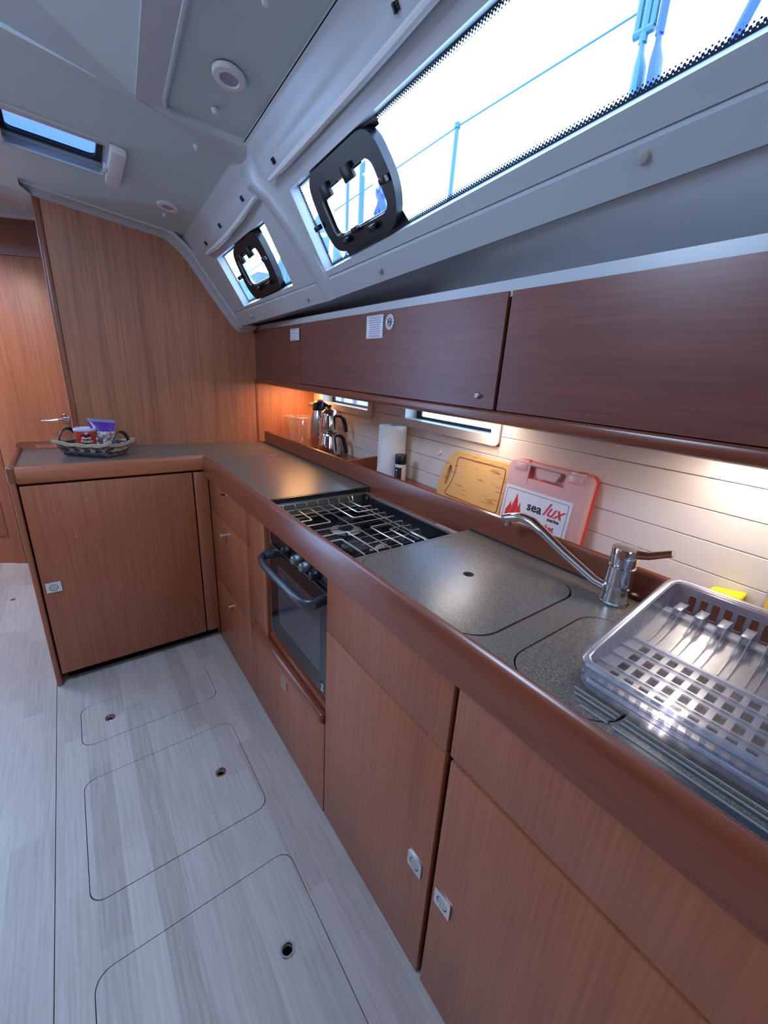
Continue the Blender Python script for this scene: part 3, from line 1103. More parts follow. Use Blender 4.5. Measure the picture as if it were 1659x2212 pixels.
b = MB().tube([(XW, -0.6, 2.02), (XW, 1.61, 1.98), (XW, 4.2, 1.84)], 0.003, 6)
obj('wire', b, M_rig, t)
for y in (1.60, 3.35):
    b = MB().tube([(XW, y + 0.02, out_z), (XW, y, 2.325 - 0.1 * (y > 2))], 0.0095, 8)
    b.lathe([(0.013, -0.01), (0.013, 0.008), (0.0, 0.012)], (XW, y, 2.322 - 0.1 * (y > 2)), 10)
    obj('stanchion', b, M_rig, t)
# shroud turnbuckles at the chainplates
tb = []
for k, (y, lab, mm) in enumerate(((0.835, 'greenish rigging screw at the top of the long window, left of the pair', M_rig), (0.79, 'blue swaged shroud end beside the rigging screw', M_rope))):
    t = thing('shroud', lab, 'rigging', (XW, y, 2.0))
    top_y = y + 0.03
    b = MB().tube([(XW, y, 2.0), (XW, y + 0.006, 2.16)], 0.009, 8)
    obj('lower_screw', b, mm, t)
    b = MB().tube([(XW, y - 0.004, 2.10), (XW, y + 0.002, 2.14), (XW, y + 0.005, 2.20), (XW, y + 0.010, 2.235), (XW, y + 0.012, 2.26)], [0.030, 0.030, 0.027, 0.014, 0.012], 10, flat=(1, 0.55))
    obj('toggle', b, mm, t)
    if k == 0:
        for dx in (-0.022, 0.022):
            b = MB().tube([(XW, y + dx + 0.014, 2.29), (XW, y + dx + 0.016, 2.42)], 0.010, 8)
            obj('body_bar', b, mm, t)
        b = MB().tube([(XW, y - 0.014, 2.287), (XW, y + 0.042, 2.287)], 0.012, 8)
        obj('lower_boss', b, mm, t)
    b = MB().tube([(XW, y + 0.012, 2.26), (XW, y + 0.02, 2.9), (1.35, y + 0.1, 7)], [0.012, 0.012, 0.012], 8)
    obj('rod', b, mm, t)
b = MB().tube([(XW, 0.68, 1.95), (XW, 0.596, 2.18), (XW, 0.560, 2.27), (XW, 0.36, 2.8), (1.2, -0.4, 6)], 0.014, 8)
tag(obj('shroud', b, M_rope), 'deep blue rope crossing the upper right corner of the long window', 'rigging')
for k, (x, y, lab) in enumerate(((3.2, 4.98, 'pale mast seen through the black opening port'), (4.5, 7.46, 'thin distant mast left of the pale one in the port'))):
    b = MB().tube([(x, y, 0.4), (x, y, 12)], 0.035 if k == 0 else 0.03, 8)
    tag(obj('mast', b, M_rig), lab, 'mast')
# coil of rope hanging on the rail, seen in the port
b = MB()
cy, cz = 2.145, 2.16
b.tube([(XW, cy + 0.025 * math.cos(a), cz + 0.07 + 0.035 * math.sin(a)) for a in [2 * PI * k / 12 for k in range(12)]], 0.016, 8, closed=True)
b.tube([(XW, cy, cz + 0.05), (XW, cy - 0.03, cz - 0.02), (XW, cy - 0.075, cz - 0.10)], 0.02, 8)
b.tube([(XW, cy, cz + 0.02), (XW, cy + 0.005, cz - 0.05), (XW, cy - 0.015, cz - 0.11)], 0.018, 8)
b.tube([(XW, cy, cz + 0.02), (XW, cy + 0.04, cz - 0.03), (XW, cy + 0.02, cz - 0.06)], 0.014, 8)
tag(obj('rope_coil', b, M_rope), 'blue rope coil hanging on the rail, seen through the port', 'rope')
t = thing('pushpit', 'pale bent tube frame outside the small window port', 'rail', (XW, 2.9, 1.6))
b = MB().tube([(1.5, 2.95, 1.6), (1.5, 2.92, 2.1), (1.5, 2.86, 2.16), (1.5, 2.76, 2.14)], 0.012, 8)
obj('tube', b, M_steel, t)
b = MB().tube([(1.5, 2.72, 1.6), (1.5, 2.66, 2.2)], 0.014, 8)
obj('tube', b, M_whitep, t)

# ================================================================== CABINETS
def fr(x_off=0.0):
    return lambda u, v, w: (XF - w + x_off, u, v)


def latch(parent, y, z, s=0.021):
    """square flush push latch with a round button; parent part plane x=XF"""
    b_ = MB(lambda u, v, w: (XF - w, y + u, z + v)).plate(rrect(-s, s, -s, s, 0.003), [circ(0, 0, s * 0.66, 20)], 0.0005, 0.0035)
    l_ = obj('latch', b_, M_chrome, parent, 'square chrome push latch')
    b_ = MB().lathe([(0.0, -0.002), (s * 0.60, -0.002), (s * 0.58, -0.003), (0, -0.0028)], (XF, y, z), 20, axis='x')
    obj('button', b_, M_steel, l_)
    return l_


def knob(parent, y, z, r=0.009, out=0.02):
    b_ = MB().lathe([(0.006, 0.0), (0.005, -out * 0.6), (r, -out * 0.7), (r, -out), (r * 0.7, -out * 1.08), (0, -out * 1.08)], (XF - 0.001, y, z), 18, axis='x')
    return obj('knob', b_, M_chrome, parent, 'small chrome knob')


def front(parent, name, y0, y1, z0, z1, label=None, m_=None):
    b_ = MB().box(XF, XF + 0.018, y0, y1, z0, z1, 0.0025, 2)
    return obj(name, b_, m_ or M_wood, parent, label)


# drawer stack
t = thing('drawer_cabinet', 'mahogany drawer stack in the corner between island and oven', 'cabinet', (0.62, 1.62, 0.0), 'galley base cabinets')
b = MB().box(XF + 0.019, 0.82, 1.36, 1.93, 0.0, 0.895)
obj('carcass', b, M_dark, t)
for z0, z1, yk, zk, r in ((0.6815, 0.895, 1.629, 0.807, 0.009), (0.3415, 0.6775, 1.649, 0.630, 0.011), (0.002, 0.3375, 1.632, 0.299, 0.009)):
    d = front(t, 'drawer', 1.400, 1.905, z0, z1)
    knob(d, yk, zk, r, 0.018 if r < 0.01 else 0.028)
    b = MB().box(XF + 0.0005, XF + 0.018, 1.3595, 1.3995, z0, z1, 0.002)
    obj('edge_strip', b, M_solidz, d, 'lighter solid wood end strip')
# oven housing: side stile, locker door below, sill
t = thing('oven_housing', 'mahogany housing around the oven with a locker door underneath', 'cabinet', (0.62, 1.08, 0.0), 'galley base cabinets')
b = MB().box(XF + 0.001, XF + 0.018, 1.222, 1.3575, 0.352, 0.895, 0.002)
obj('side_stile', b, M_wood, t)
b = MB().box(XF + 0.018, 0.82, 1.20, 1.222, 0.352, 0.895)
b.box(0.80, 0.82, 0.81, 1.222, 0.352, 0.895)
obj('housing_side', b, M_wood, t)
b = MB().box(XF + 0.02, 0.82, 0.81, 1.35, 0.0, 0.40)
obj('carcass', b, M_dark, t)
d = front(t, 'door', 0.8035, 1.3565, 0.002, 0.349)
latch(d, 1.082, 0.288)
b = MB().box(XF - 0.012, XF + 0.012, 0.804, 1.356, 0.349, 0.384, 0.010, 3)
obj('sill', b, M_solid, t, 'rounded solid wood sill under the oven')
b = MB().box(XF + 0.010, XF + 0.06, 0.804, 1.222, 0.352, 0.405, 0.003)
obj('ledge', b, M_solid, t)
# sink cabinets
for k, (y0, y1, ly, lab) in enumerate(((0.3595, 0.800, 0.402, 'mahogany sink cabinet right beside the oven'), (-0.62, 0.3515, 0.318, 'wide mahogany cabinet below the dish rack, nearest the camera'))):
    t = thing('sink_cabinet', lab, 'cabinet', (0.62, (y0 + y1) / 2, 0.0), 'galley base cabinets')
    b = MB().box(XF + 0.019, 0.82, y0 + 0.001, y1 - 0.001, 0.0, 0.86)
    obj('carcass', b, M_dark, t)
    if k == 0:
        front(t, 'drawer_front', y0 + 0.002, y1 - 0.002, 0.6665, 0.895)
        d = front(t, 'door', y0 + 0.002, y1 - 0.002, 0.004, 0.6632)
    else:
        front(t, 'drawer_front', y0, y1, 0.670, 0.895)
        d = front(t, 'door', y0, y1 - 0.003, 0.004, 0.662)
    latch(d, ly, 0.3205)
# island cabinet
t = thing('island_cabinet', 'mahogany island cabinet with one large door facing the camera', 'cabinet', (0.12, 2.08, 0.0))
b = MB().box(-0.186, XF, YI + 0.02, 2.25, 0.05, 0.895)
obj('carcass', b, M_dark, t)
b = MB().box(-0.17, XF, YI + 0.05, 2.26, 0.0, 0.05)
obj('plinth', b, M_dark, t)
b = MB().box(-0.208, -0.190, YI - 0.002, 2.30, 0.0, 0.895, 0.006, 3)
obj('end_panel', b, M_wood, t)
b = MB().box(-0.1845, 0.382, YI, YI + 0.018, 0.054, 0.853, 0.0025)
d = obj('door', b, M_wood, t)
b = MB().box(0.3875, 0.445, YI, YI + 0.018, 0.054, 0.853, 0.002)
obj('filler_strip', b, M_wood, t)
b_ = MB(lambda u, v, w: (-0.150 + u, YI - w, 0.450 + v)).plate(rrect(-0.024, 0.024, -0.021, 0.021, 0.003), [circ(0, -0.002, 0.0145, 20)], 0.0005, 0.0035)
l_ = obj('latch', b_, M_chrome, d, 'square chrome push latch')
b_ = MB().lathe([(0.0, -0.002), (0.0135, -0.002), (0.013, -0.0028), (0, -0.0028)], (-0.150, YI, 0.448), 20, axis='y')
obj('button', b_, M_steel, l_)
# a chip in the veneer
b = MB().box(-0.052, -0.049, YI - 0.0006, YI + 0.001, 0.640, 0.646)
obj('chip', b, M_scratch, d)

# ---------------- worktop
wt = thing('worktop', 'dark speckled L-shaped worktop edged in solid mahogany', 'worktop', (0.5, 1.2, 0.897))
FL = rrect(0.487, 0.741, 1.800, 2.125, 0.002)
b = MB().plate([(0.447, 1.183), (0.832, 1.183), (0.832, BKY(0.832)), (0.02, BKY(0.02)), (0.02, 2.296), (-0.192, 2.30), (-0.192, 1.884), (0.447, 1.884)],
               [rrect(0.4858, 0.7422, 1.7988, 2.1262, 0.002)], ZC - 0.015, ZC)
obj('surface', b, M_counter, wt)
L1 = rrect(0.4485, 0.772, 0.340, 0.684, 0.058, 8)
L2 = rrect(0.4495, 0.712, 0.136, 0.284, 0.050, 8)
b = MB().plate([(0.447, -0.62), (0.832, -0.62), (0.832, 0.693), (0.447, 0.693)],
               [rrect(0.4475, 0.7745, 0.3362, 0.6864, 0.060, 8), rrect(0.4482, 0.7145, 0.1332, 0.2872, 0.052, 8)], ZC - 0.015, ZC)
obj('surface', b, M_counter, wt)
# black steel edge of the part beside the hob
b = MB().box(0.450, 0.832, 1.1745, 1.183, ZC - 0.022, ZC - 0.001)
obj('edge_strip', b, M_black, wt, 'black edge strip beside the hob')


def moulding(pathfn, n_):
    pass


def mould_run(axis, a0, a1, fixed, sgn, ztop=0.926, zbot=0.834, th=0.019):
    """rounded fiddle along an axis; fixed = outer face coordinate, sgn = direction of the thickness"""
    sec_ = [(0.004, zbot), (0.0, zbot + 0.004), (0.0, ztop - 0.014), (0.004, ztop - 0.004), (0.009, ztop), (0.013, ztop - 0.001), (th - 0.001, ztop - 0.005), (th, ztop - 0.014), (th, zbot)]
    rows_ = []
    for a in (a0, a1):
        rows_.append([((fixed + sgn * d_, a, z) if axis == 'y' else (a, fixed + sgn * d_, z)) for d_, z in sec_])
    mb = MB()
    n_ = len(sec_)
    vs = rows_[0] + rows_[1]
    fs = [(i, (i + 1) % n_, n_ + (i + 1) % n_, n_ + i) for i in range(n_)] + [tuple(range(n_))[::-1], tuple(range(n_, 2 * n_))]
    mb.add(vs, fs)
    return mb


obj('front_fiddle', mould_run('y', -0.62, 1.870, 0.429, 1), M_solid, wt, 'rounded mahogany edge along the galley front')
b = mould_run('x', -0.186, 0.446, 1.866, 1, ztop=0.926, zbot=0.861)
obj('island_fiddle', b, M_solidx, wt, 'rounded mahogany edge along the island front')
b = mould_run('y', 1.892, 2.300, -0.208, 1, ztop=0.926, zbot=0.866)
obj('end_fiddle', b, M_solid, wt)
b = MB().box(-0.210, -0.182, 1.8645, 1.894, 0.862, 0.9262, 0.010, 4)
obj('corner_block', b, M_solidz, wt)
b = MB()
b.plate([(-0.206, 0.868), (-0.004, 0.868), (-0.004, 0.946), (-0.196, 0.946), (-0.206, 0.936)], [rrect(-0.145, -0.035, 0.916, 0.931, 0.0074)], 2.292, 2.310, fn=lambda u, v, w: (u, w, v))
obj('rear_fiddle', b, M_solidx, wt, 'rear rail of the island with an oval finger slot')
# back fiddle
b = MB()
sec_ = [(0.0, 0.890), (0.0, 0.966), (0.003, 0.973), (0.008, 0.976), (0.013, 0.974), (0.016, 0.968), (0.016, 0.890)]
vs = [(0.832 + d_, y, z) for y in (-0.65, 2.19) for d_, z in sec_]
n_ = len(sec_)
b.add(vs, [(i, (i + 1) % n_, n_ + (i + 1) % n_, n_ + i) for i in range(n_)] + [tuple(range(n_))[::-1], tuple(range(n_, 2 * n_))])
obj('back_fiddle', b, M_solid, wt, 'mahogany rail between worktop and shelf')
b = MB().box(0.8275, 0.8322, 1.19, 2.215, ZC, ZC + 0.0025)
b.box(0.8275, 0.8322, -0.62, 0.690, ZC, ZC + 0.0025)
obj('sealant', b, mat('dark_sealant', (0.02, 0.02, 0.03, 1), 0.5), wt)
# drainer ribs
M_groove = mat('groove_grey', (0.035, 0.045, 0.06, 1), 0.3)
for x, y1, w_, z0, mm, nm in ((0.4590, 0.130, 0.0095, 0.0005, M_groove, 'drainer_groove'), (0.4710, 0.180, 0.0025, 0.0005, M_groove, 'drainer_groove'), (0.4805, 0.188, 0.0035, 0.0005, M_groove, 'drainer_groove'),
                              (0.4868, 0.193, 0.0035, 0.0005, M_groove, 'drainer_groove'), (0.4968, 0.198, 0.0030, 0.0005, M_groove, 'drainer_groove'),
                              (0.4690, 0.176, 0.0014, 0.0022, M_rib, 'drainer_rib'), (0.4850, 0.192, 0.0014, 0.0022, M_rib, 'drainer_rib'), (0.4950, 0.197, 0.0014, 0.0022, M_rib, 'drainer_rib')):
    gap_ = 0.1345 + 0.020 * max(0.0, (0.472 - x) / 0.02)
    b = MB().box(x, x + w_, -0.62, min(y1, gap_ - 0.0026), ZC - 0.0005, ZC + z0, 0.0004, 1)
    if y1 > gap_ + 0.006:
        b.box(x, x + w_, gap_ + 0.0026, y1, ZC + 0.0004, ZC + z0 + 0.0008, 0.0003, 1)
    obj(nm, b, mm, wt)
# lids
b = MB().plate(FL, [], ZC - 0.012, ZC + 0.0004)
fd = tag(obj('cool_box_lid', b, M_counter), 'speckled hinged lid in the far corner of the worktop', 'lid')
for y in (2.098, 1.839):
    b = MB()
    for a in (0, PI / 2):
        b.box(0.742 + math.cos(a) * -0.03 - 0.004, 0.742 + math.cos(a) * 0.03 + 0.004, y - math.sin(a) * 0.018 - 0.003, y + math.sin(a) * 0.018 + 0.003, ZC + 0.0004, ZC + 0.002, 0.0006)
    b.tube([(0.742, y - 0.012, ZC + 0.003), (0.742, y + 0.012, ZC + 0.003)], 0.003, 8)
    obj('hinge', b, M_chrome, fd)
b = MB().box(0.535, 0.565, 1.955, 1.975, ZC + 0.0004, ZC + 0.002, 0.0008)
obj('pull', b, M_chrome, fd)
b = MB().plate(L1, [circ(0.623, 0.506, 0.0115, 24)], ZC - 0.010, ZC + 0.0006)
tag(obj('sink_cover', b, M_counter), 'large speckled sink cover with a round finger hole', 'sink cover', None)
b = MB().plate(L2, [], ZC - 0.010, ZC + 0.0006)
tag(obj('sink_cover', b, M_counter), 'small speckled sink cover partly under the dish rack', 'sink cover', None)
b = MB().box(0.448, 0.79, 0.12, 0.691, ZC - 0.06, ZC - 0.020)
obj('sink_bowl', b, M_dark, wt)

# ---------------- shelf behind the back fiddle
sh = thing('shelf', 'narrow mahogany shelf behind the back rail, with a low divider', 'shelf', (0.95, 1.2, 0.895))
b = MB().plate([(0.848, -0.65), (WL(0, -0.65, 0)[0], -0.65), (WL(0, 2.2, 0)[0], 2.2), (0.848, 2.2)], [], 0.895, 0.908)
obj('board', b, M_solid, sh)
b = MB(lambda u, v, w: (u, 1.415 + w, v)).plate(rpoly([(0.848, 0.908), (1.070, 0.908), (1.070, 0.966), (0.848, 0.955)], [0, 0, 0.012, 0]), [], 0, 0.012)
obj('divider', b, mat('divider_wood', srgb(170, 86, 52), 0.35), sh, 'low orange-brown divider board')

# ---------------- overhead lockers
ug = [2.224, 1.652, 1.146, 0.601, -0.75]
labs = ['overhead locker at the bulkhead, small white notice in its corner', 'overhead locker second from the bulkhead, plain door', 'overhead locker with a tall white notice and a round sticker', 'widest overhead locker, above the dish rack']
lockers = []
for k in range(4):
    y0, y1 = ug[k + 1], ug[k]
    t = thing('overhead_locker', 'dark mahogany ' + labs[k], 'cabinet', UP(0.15, (y0 + y1) / 2, 1.24), 'overhead lockers above the worktop')
    b = MB(UP).box(0.021, 0.20, y0 + 0.001, y1 - 0.001, 1.240, 1.458)
    obj('carcass', b, M_dark, t)
    gp = 0.0045 if k >= 2 else 0.0012
    gl_ = 0.0045 if k == 3 else 0.0012
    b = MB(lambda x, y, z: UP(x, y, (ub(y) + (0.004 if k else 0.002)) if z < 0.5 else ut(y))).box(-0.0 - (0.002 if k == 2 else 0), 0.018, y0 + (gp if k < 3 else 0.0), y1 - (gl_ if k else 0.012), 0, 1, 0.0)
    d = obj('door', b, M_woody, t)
    lockers.append((t, d))
b = MB(UP).box(0.0, 0.02, 2.212, 2.228, 1.245, 1.474)
obj('end_strip', b, M_solidz, lockers[0][0])
b = MB().lathe([(0.007, 0.0), (0.007, -0.006), (0.005, -0.010), (0, -0.010)], UP(-0.001, 0.652, 1.267), 16, axis='x')
obj('push_button', b, M_chrome, lockers[2][1], 'small chrome push button')
# pelmet rail under the doors
pl = thing('pelmet', 'long dark mahogany light rail under the overhead lockers', 'pelmet', UP(0.05, 0.8, 1.215))
b = MB()
sec_ = [(-0.004, 0.004), (-0.010, 0.008), (-0.012, 0.016), (-0.009, 0.026), (-0.002, 0.0295), (0.018, 0.0295), (0.018, 0.0)]
vs = [UP(d_, y, ub(y) - 0.0275 + z) for y in (2.222, -0.75) for d_, z in sec_]
n_ = len(sec_)
b.add(vs, [(i, (i + 1) % n_, n_ + (i + 1) % n_, n_ + i) for i in range(n_)] + [tuple(range(n_))[::-1], tuple(range(n_, 2 * n_))])
obj('rail', b, M_solid, pl)
b = MB()
b.add([(UP(0.018, -0.75, 0)[0], -0.75, ub(-0.75)), (UP(0.018, 2.2, 0)[0], 2.2, ub(2.2)), (WL(-0.004, 2.2, 0)[0], 2.2, ub(2.2)), (WL(-0.004, -0.75, 0)[0], -0.75, ub(-0.75)),
       (UP(0.018, -0.75, 0)[0], -0.75, ub(-0.75) - 0.004), (UP(0.018, 2.2, 0)[0], 2.2, ub(2.2) - 0.004), (WL(-0.004, 2.2, 0)[0], 2.2, ub(2.2) - 0.004), (WL(-0.004, -0.75, 0)[0], -0.75, ub(-0.75) - 0.004)],
      [(0, 1, 2, 3), (7, 6, 5, 4), (0, 4, 5, 1), (1, 5, 6, 2), (2, 6, 7, 3), (3, 7, 4, 0)])
obj('underside', b, M_wood, pl)
# lamps under the lockers: small LED strips with their own light
for k, (y, pw, cl, ll) in enumerate(((2.06, 1.5, (1.0, 0.50, 0.18), 'at the bulkhead end'), (0.80, 0.6, (1.0, 0.86, 0.74), 'above the cutting board'), (0.18, 0.85, (1.0, 0.86, 0.76), 'above the dish rack'))):
    t = thing('locker_lamp', 'slim lamp under the overhead lockers ' + ll, 'lamp', UP(0.12, y, ub(y) - 0.018), 'lamps under the lockers')
    b = MB(UP).box(0.145, 0.185, y - 0.10, y + 0.10, ub(y) - 0.016, ub(y) - 0.004, 0.003)
    obj('housing', b, M_whitep, t)
    b = MB(UP).box(0.150, 0.180, y - 0.095, y + 0.095, ub(y) - 0.0175, ub(y) - 0.0155)
    obj('lens', b, M_warm, t)
    lp = UP(0.165, y, ub(y) - 0.020)
    area('locker_lamp_light', lp, (lp[0] - 0.05, lp[1], lp[2] - 1), 0.03, 0.18, pw, cl)
# downlight over the cabin door
t = thing('corridor_downlight', 'warm downlight in the corridor ceiling before the cabin door', 'lamp', (-0.62, 2.75, 1.93))
b = MB().lathe([(0.03, 0.0), (0.042, 0.0), (0.042, -0.008), (0.03, -0.010), (0.028, -0.004), (0.0, -0.004)], (-0.62, 2.75, 1.945), 20)
obj('bezel', b, M_whitep, t)
area('corridor_downlight_light', (-0.62, 2.75, 1.93), (-0.42, 3.1, 0.9), 0.06, 0.06, 2.4, (1.0, 0.68, 0.40), spread=1.9)

# stickers on the lockers
def sticker(parent, name, y0, y1, z0, z1, lines, label, borders=True):
    o_ = -0.003
    b_ = MB(UP).box(o_ - 0.0006, o_, y0, y1, z0, z1)
    s_ = obj(name, b_, M_label, parent, label)
    b_ = MB(UP)
    for (a0, a1, c0, c1) in lines:
        b_.box(o_ - 0.0009, o_ - 0.0006, y0 + (y1 - y0) * a0, y0 + (y1 - y0) * a1, z0 + (z1 - z0) * c0, z0 + (z1 - z0) * c1)
    obj('print', b_, M_inkgrey, s_)


def printed(n_, seed):
    rn = random.Random(seed)
    L_ = [(0.06, 0.94, 0.945, 0.960), (0.06, 0.94, 0.050, 0.065)]
    for i in range(n_):
        c = 0.86 - 0.76 * i / (n_ - 1)
        a = 0.12 + 0.10 * rn.random()
        x = a
        while x < 1 - a:
            w_ = 0.05 + 0.10 * rn.random()
            L_.append((x, min(1 - a, x + w_), c, c + 0.028))
            x += w_ + 0.025
    return L_


sticker(lockers[2][1], 'notice', 1.054, 1.1435, 1.402, 1.4655, printed(9, 3), 'tall white printed notice')
sticker(lockers[0][1], 'notice', 1.6545, 1.746, 1.413, 1.4585, printed(4, 5), 'small white printed notice')
b = MB(lambda u, v, w: UP(-0.003 - w, 1.021 + u, 1.4425 + v)).plate(circ(0, 0, 0.0215, 28), [], 0.0, 0.0006)
rs = obj('round_sticker', b, M_label, lockers[2][1], 'round white dial-like sticker')
b = MB(lambda u, v, w: UP(-0.0036 - w, 1.021 + u, 1.4425 + v))
b.plate(circ(0, 0, 0.0213, 28), [circ(0, 0, 0.0204, 28)], 0, 0.0003)
b.plate(circ(0, 0, 0.0115, 24), [circ(0, 0.006, 0.003, 12), circ(0.002, -0.005, 0.003, 10)], 0, 0.0003)
for k in range(12):
    if k in (0,):
        continue
    a = 2 * PI * k / 12
    c, s_ = math.cos(a), math.sin(a)
    q = [(0.0135, -0.0011), (0.0180, -0.0011), (0.0180, 0.0011), (0.0135, 0.0011)]
    b.plate([(u * c - v * s_, u * s_ + v * c) for u, v in q], [], 0, 0.0003)
obj('print', b, M_inkgrey, rs)

# ================================================================== COOKER
ck = thing('cooker', 'black gimballed gas cooker with wire grate and glass oven door', 'cooker', (0.62, 0.99, 0.42))
OX = 0.458
b = MB().box(OX + 0.02, 0.795, 0.800, 1.192, 0.43, 0.80, 0.004)
obj('oven_body', b, M_black, ck)
b = MB().box(0.462, 0.800, 0.700, 1.176, 0.800, 0.836, 0.004)
b = MB()
b.box(0.462, 0.800, 0.700, 1.176, 0.800, 0.812)
for q in ((0.462, 0.466, 0.700, 1.176), (0.796, 0.800, 0.700, 1.176), (0.462, 0.800, 0.700, 0.704), (0.462, 0.800, 1.172, 1.176)):
    b.box(*q, 0.812, 0.850)
obj('hob_pan', b, M_black, ck)
b = MB().box(OX, OX + 0.02, 0.780, 1.190, 0.772, 0.838, 0.004)
obj('control_panel', b, M_black, ck)
for y, m_ in ((1.040, M_blackp), (0.972, M_steel), (0.920, M_steel), (0.862, M_blackp)):
    b = MB().lathe([(0.015, 0.0), (0.0145, -0.010), (0.0125, -0.022), (0.009, -0.025), (0, -0.025)], (OX, y, 0.795), 20, axis='x')
    k_ = obj('knob', b, M_blackp if m_ is M_blackp else mat('knob_grey', (0.25, 0.27, 0.27, 1), 0.3, 0.6), ck)
    b = MB().box(OX - 0.0008, OX, y - 0.004 + 0.006, y + 0.004 + 0.006, 0.815, 0.824)
    obj('dial_mark', b, M_whitep, k_)
# flue slots along the top of the panel
b = MB()
for k in range(22):
    y = 0.80 + 0.017 * k
    b.box(OX - 0.001, OX + 0.004, y, y + 0.006, 0.829, 0.836)
obj('vent_slots', b, M_steel, ck)
# oven door
b = MB(lambda u, v, w: (OX - w, u, v)).plate(rrect(0.782, 1.188, 0.438, 0.766, 0.006), [rrect(0.842, 1.128, 0.495, 0.715, 0.004)], -0.015, 0.004)
od = obj('oven_door', b, M_ovglass, ck, 'black glass oven door')
b = MB(lambda u, v, w: (OX - w, u, v)).plate(rrect(0.8405, 1.1295, 0.4935, 0.7165), [], -0.012, 0.0032)
obj('window', b, M_ovwin, od)
b = MB().box(OX - 0.0055, OX - 0.002, 0.785, 1.188, 0.7655, 0.7685)
obj('trim_line', b, M_steel, od)
b = MB().box(OX - 0.005, OX, 1.1875, 1.1905, 0.44, 0.770)
obj('side_trim', b, M_steel, od)
pts = [(OX, 1.160, 0.738), (OX - 0.030, 1.166, 0.734), (OX - 0.044, 1.155, 0.730), (OX - 0.050, 1.130, 0.727), (OX - 0.052, 1.09, 0.726), (OX - 0.052, 0.99, 0.726), (OX - 0.052, 0.90, 0.726), (OX - 0.050, 0.862, 0.727), (OX - 0.042, 0.838, 0.730), (OX - 0.028, 0.826, 0.734), (OX, 0.830, 0.738)]
b = MB().tube(pts, 0.0125, 12, flat=(1.25, 0.85))
obj('handle', b, M_handle, od, 'thick curved blue-grey bar handle')
# small marks on the glass
b = MB(lambda u, v, w: (OX - 0.0045 - w, u, v))
b.plate(circ(1.075, 0.7, 0.0, 3), [], 0, 0.0002) if False else None
ring = [(1.09 + 0.017 * math.cos(a), 0.672 + 0.017 * math.sin(a)) for a in [0.2 + 2.4 * k / 10 for k in range(11)]]
b.tube([(u, v, 0.0) for u, v in ring], 0.0012, 5)
obj('glass_mark', b, M_steel, od)
b = MB(lambda u, v, w: (OX - 0.0042 - w, u, v))
b.plate(rrect(0.812, 0.836, 0.446, 0.480), [], 0, 0.0003)
lg = obj('badge', b, M_blackp, od)
b = MB(lambda u, v, w: (OX - 0.0047 - w, u, v))
b.plate(circ(0.824, 0.468, 0.006, 14), [circ(0.824, 0.468, 0.0035, 10)], 0, 0.0002)
b.box(0.8165, 0.8315, 0.455, 0.458, 0, 0.0002)
b.box(0.8165, 0.8315, 0.450, 0.452, 0, 0.0002)
obj('badge_mark', b, M_whitep, lg)
# burners
for bx, by, r, lab in ((0.662, 1.058, 0.026, 'small burner'), (0.572, 0.862, 0.040, 'large burner'), (0.700, 0.850, 0.030, None)):
    z0 = 0.812
    b = MB().lathe([(0.0, 0.004), (r * 1.95, 0.003), (r * 1.95, 0.0055), (r * 1.3, 0.009), (0.0, 0.009)], (bx, by, z0), 28)
    bn = obj('burner', b, M_bplate, ck, lab)
    b = MB().lathe([(0.0, 0.008), (r * 0.9, 0.008), (r * 0.98, 0.020), (r * 0.98, 0.028), (r * 0.86, 0.030), (r * 0.86, 0.033), (r, 0.035), (r * 0.97, 0.042), (r * 0.55, 0.045), (r * 0.3, 0.042), (0, 0.042)], (bx, by, z0), 28)
    obj('burner_cap', b, mat('cast_cap', (0.03, 0.034, 0.042, 1), 0.35, 0.3), bn)
b = MB().box(0.575, 0.640, 0.93, 0.955, 0.812, 0.824, 0.003)
b.tube([(0.64, 1.02, 0.818), (0.60, 0.93, 0.818)], 0.005, 8)
obj('gas_pipe', b, M_black, ck)
# wire grate, pitch 39.5 mm, nested angles in four quarters
GZ = 0.885
cx, cy, pt = 0.6015, 0.938, 0.0395
FX, BX, FY, NY = 0.470, 0.7615, 1.134, 0.742
wr = 0.0021
g_ = thing  # keep name short
grate = obj('grate', MB().tube([(cx, FY, GZ), (cx, NY, GZ)], wr, 6).tube([(FX, cy, GZ), (BX, cy, GZ)], wr, 6), M_wire, ck, 'shiny wire pot grate')


def bentbar(p0, corner, p1, drop0, drop1):
    c = Vector(corner); a = Vector(p0); e = Vector(p1)
    rr_ = 0.006
    pa = c + (a - c).normalized() * rr_
    pb = c + (e - c).normalized() * rr_
    P_ = []
    if drop0:
        P_ += [(a.x, a.y, GZ - 0.022), (a.x, a.y, GZ - 0.004)]
        a2 = a + (c - a).normalized() * 0.004
        P_ += [(a2.x, a2.y, GZ)]
    else:
        P_ += [(a.x, a.y, GZ)]
    P_ += [(pa.x, pa.y, GZ), ((pa.x + pb.x + 2 * c.x) / 4, (pa.y + pb.y + 2 * c.y) / 4, GZ), (pb.x, pb.y, GZ)]
    if drop1:
        e2 = e + (c - e).normalized() * 0.004
        P_ += [(e2.x, e2.y, GZ), (e.x, e.y, GZ - 0.004), (e.x, e.y, GZ - 0.022)]
    else:
        P_ += [(e.x, e.y, GZ)]
    return P_


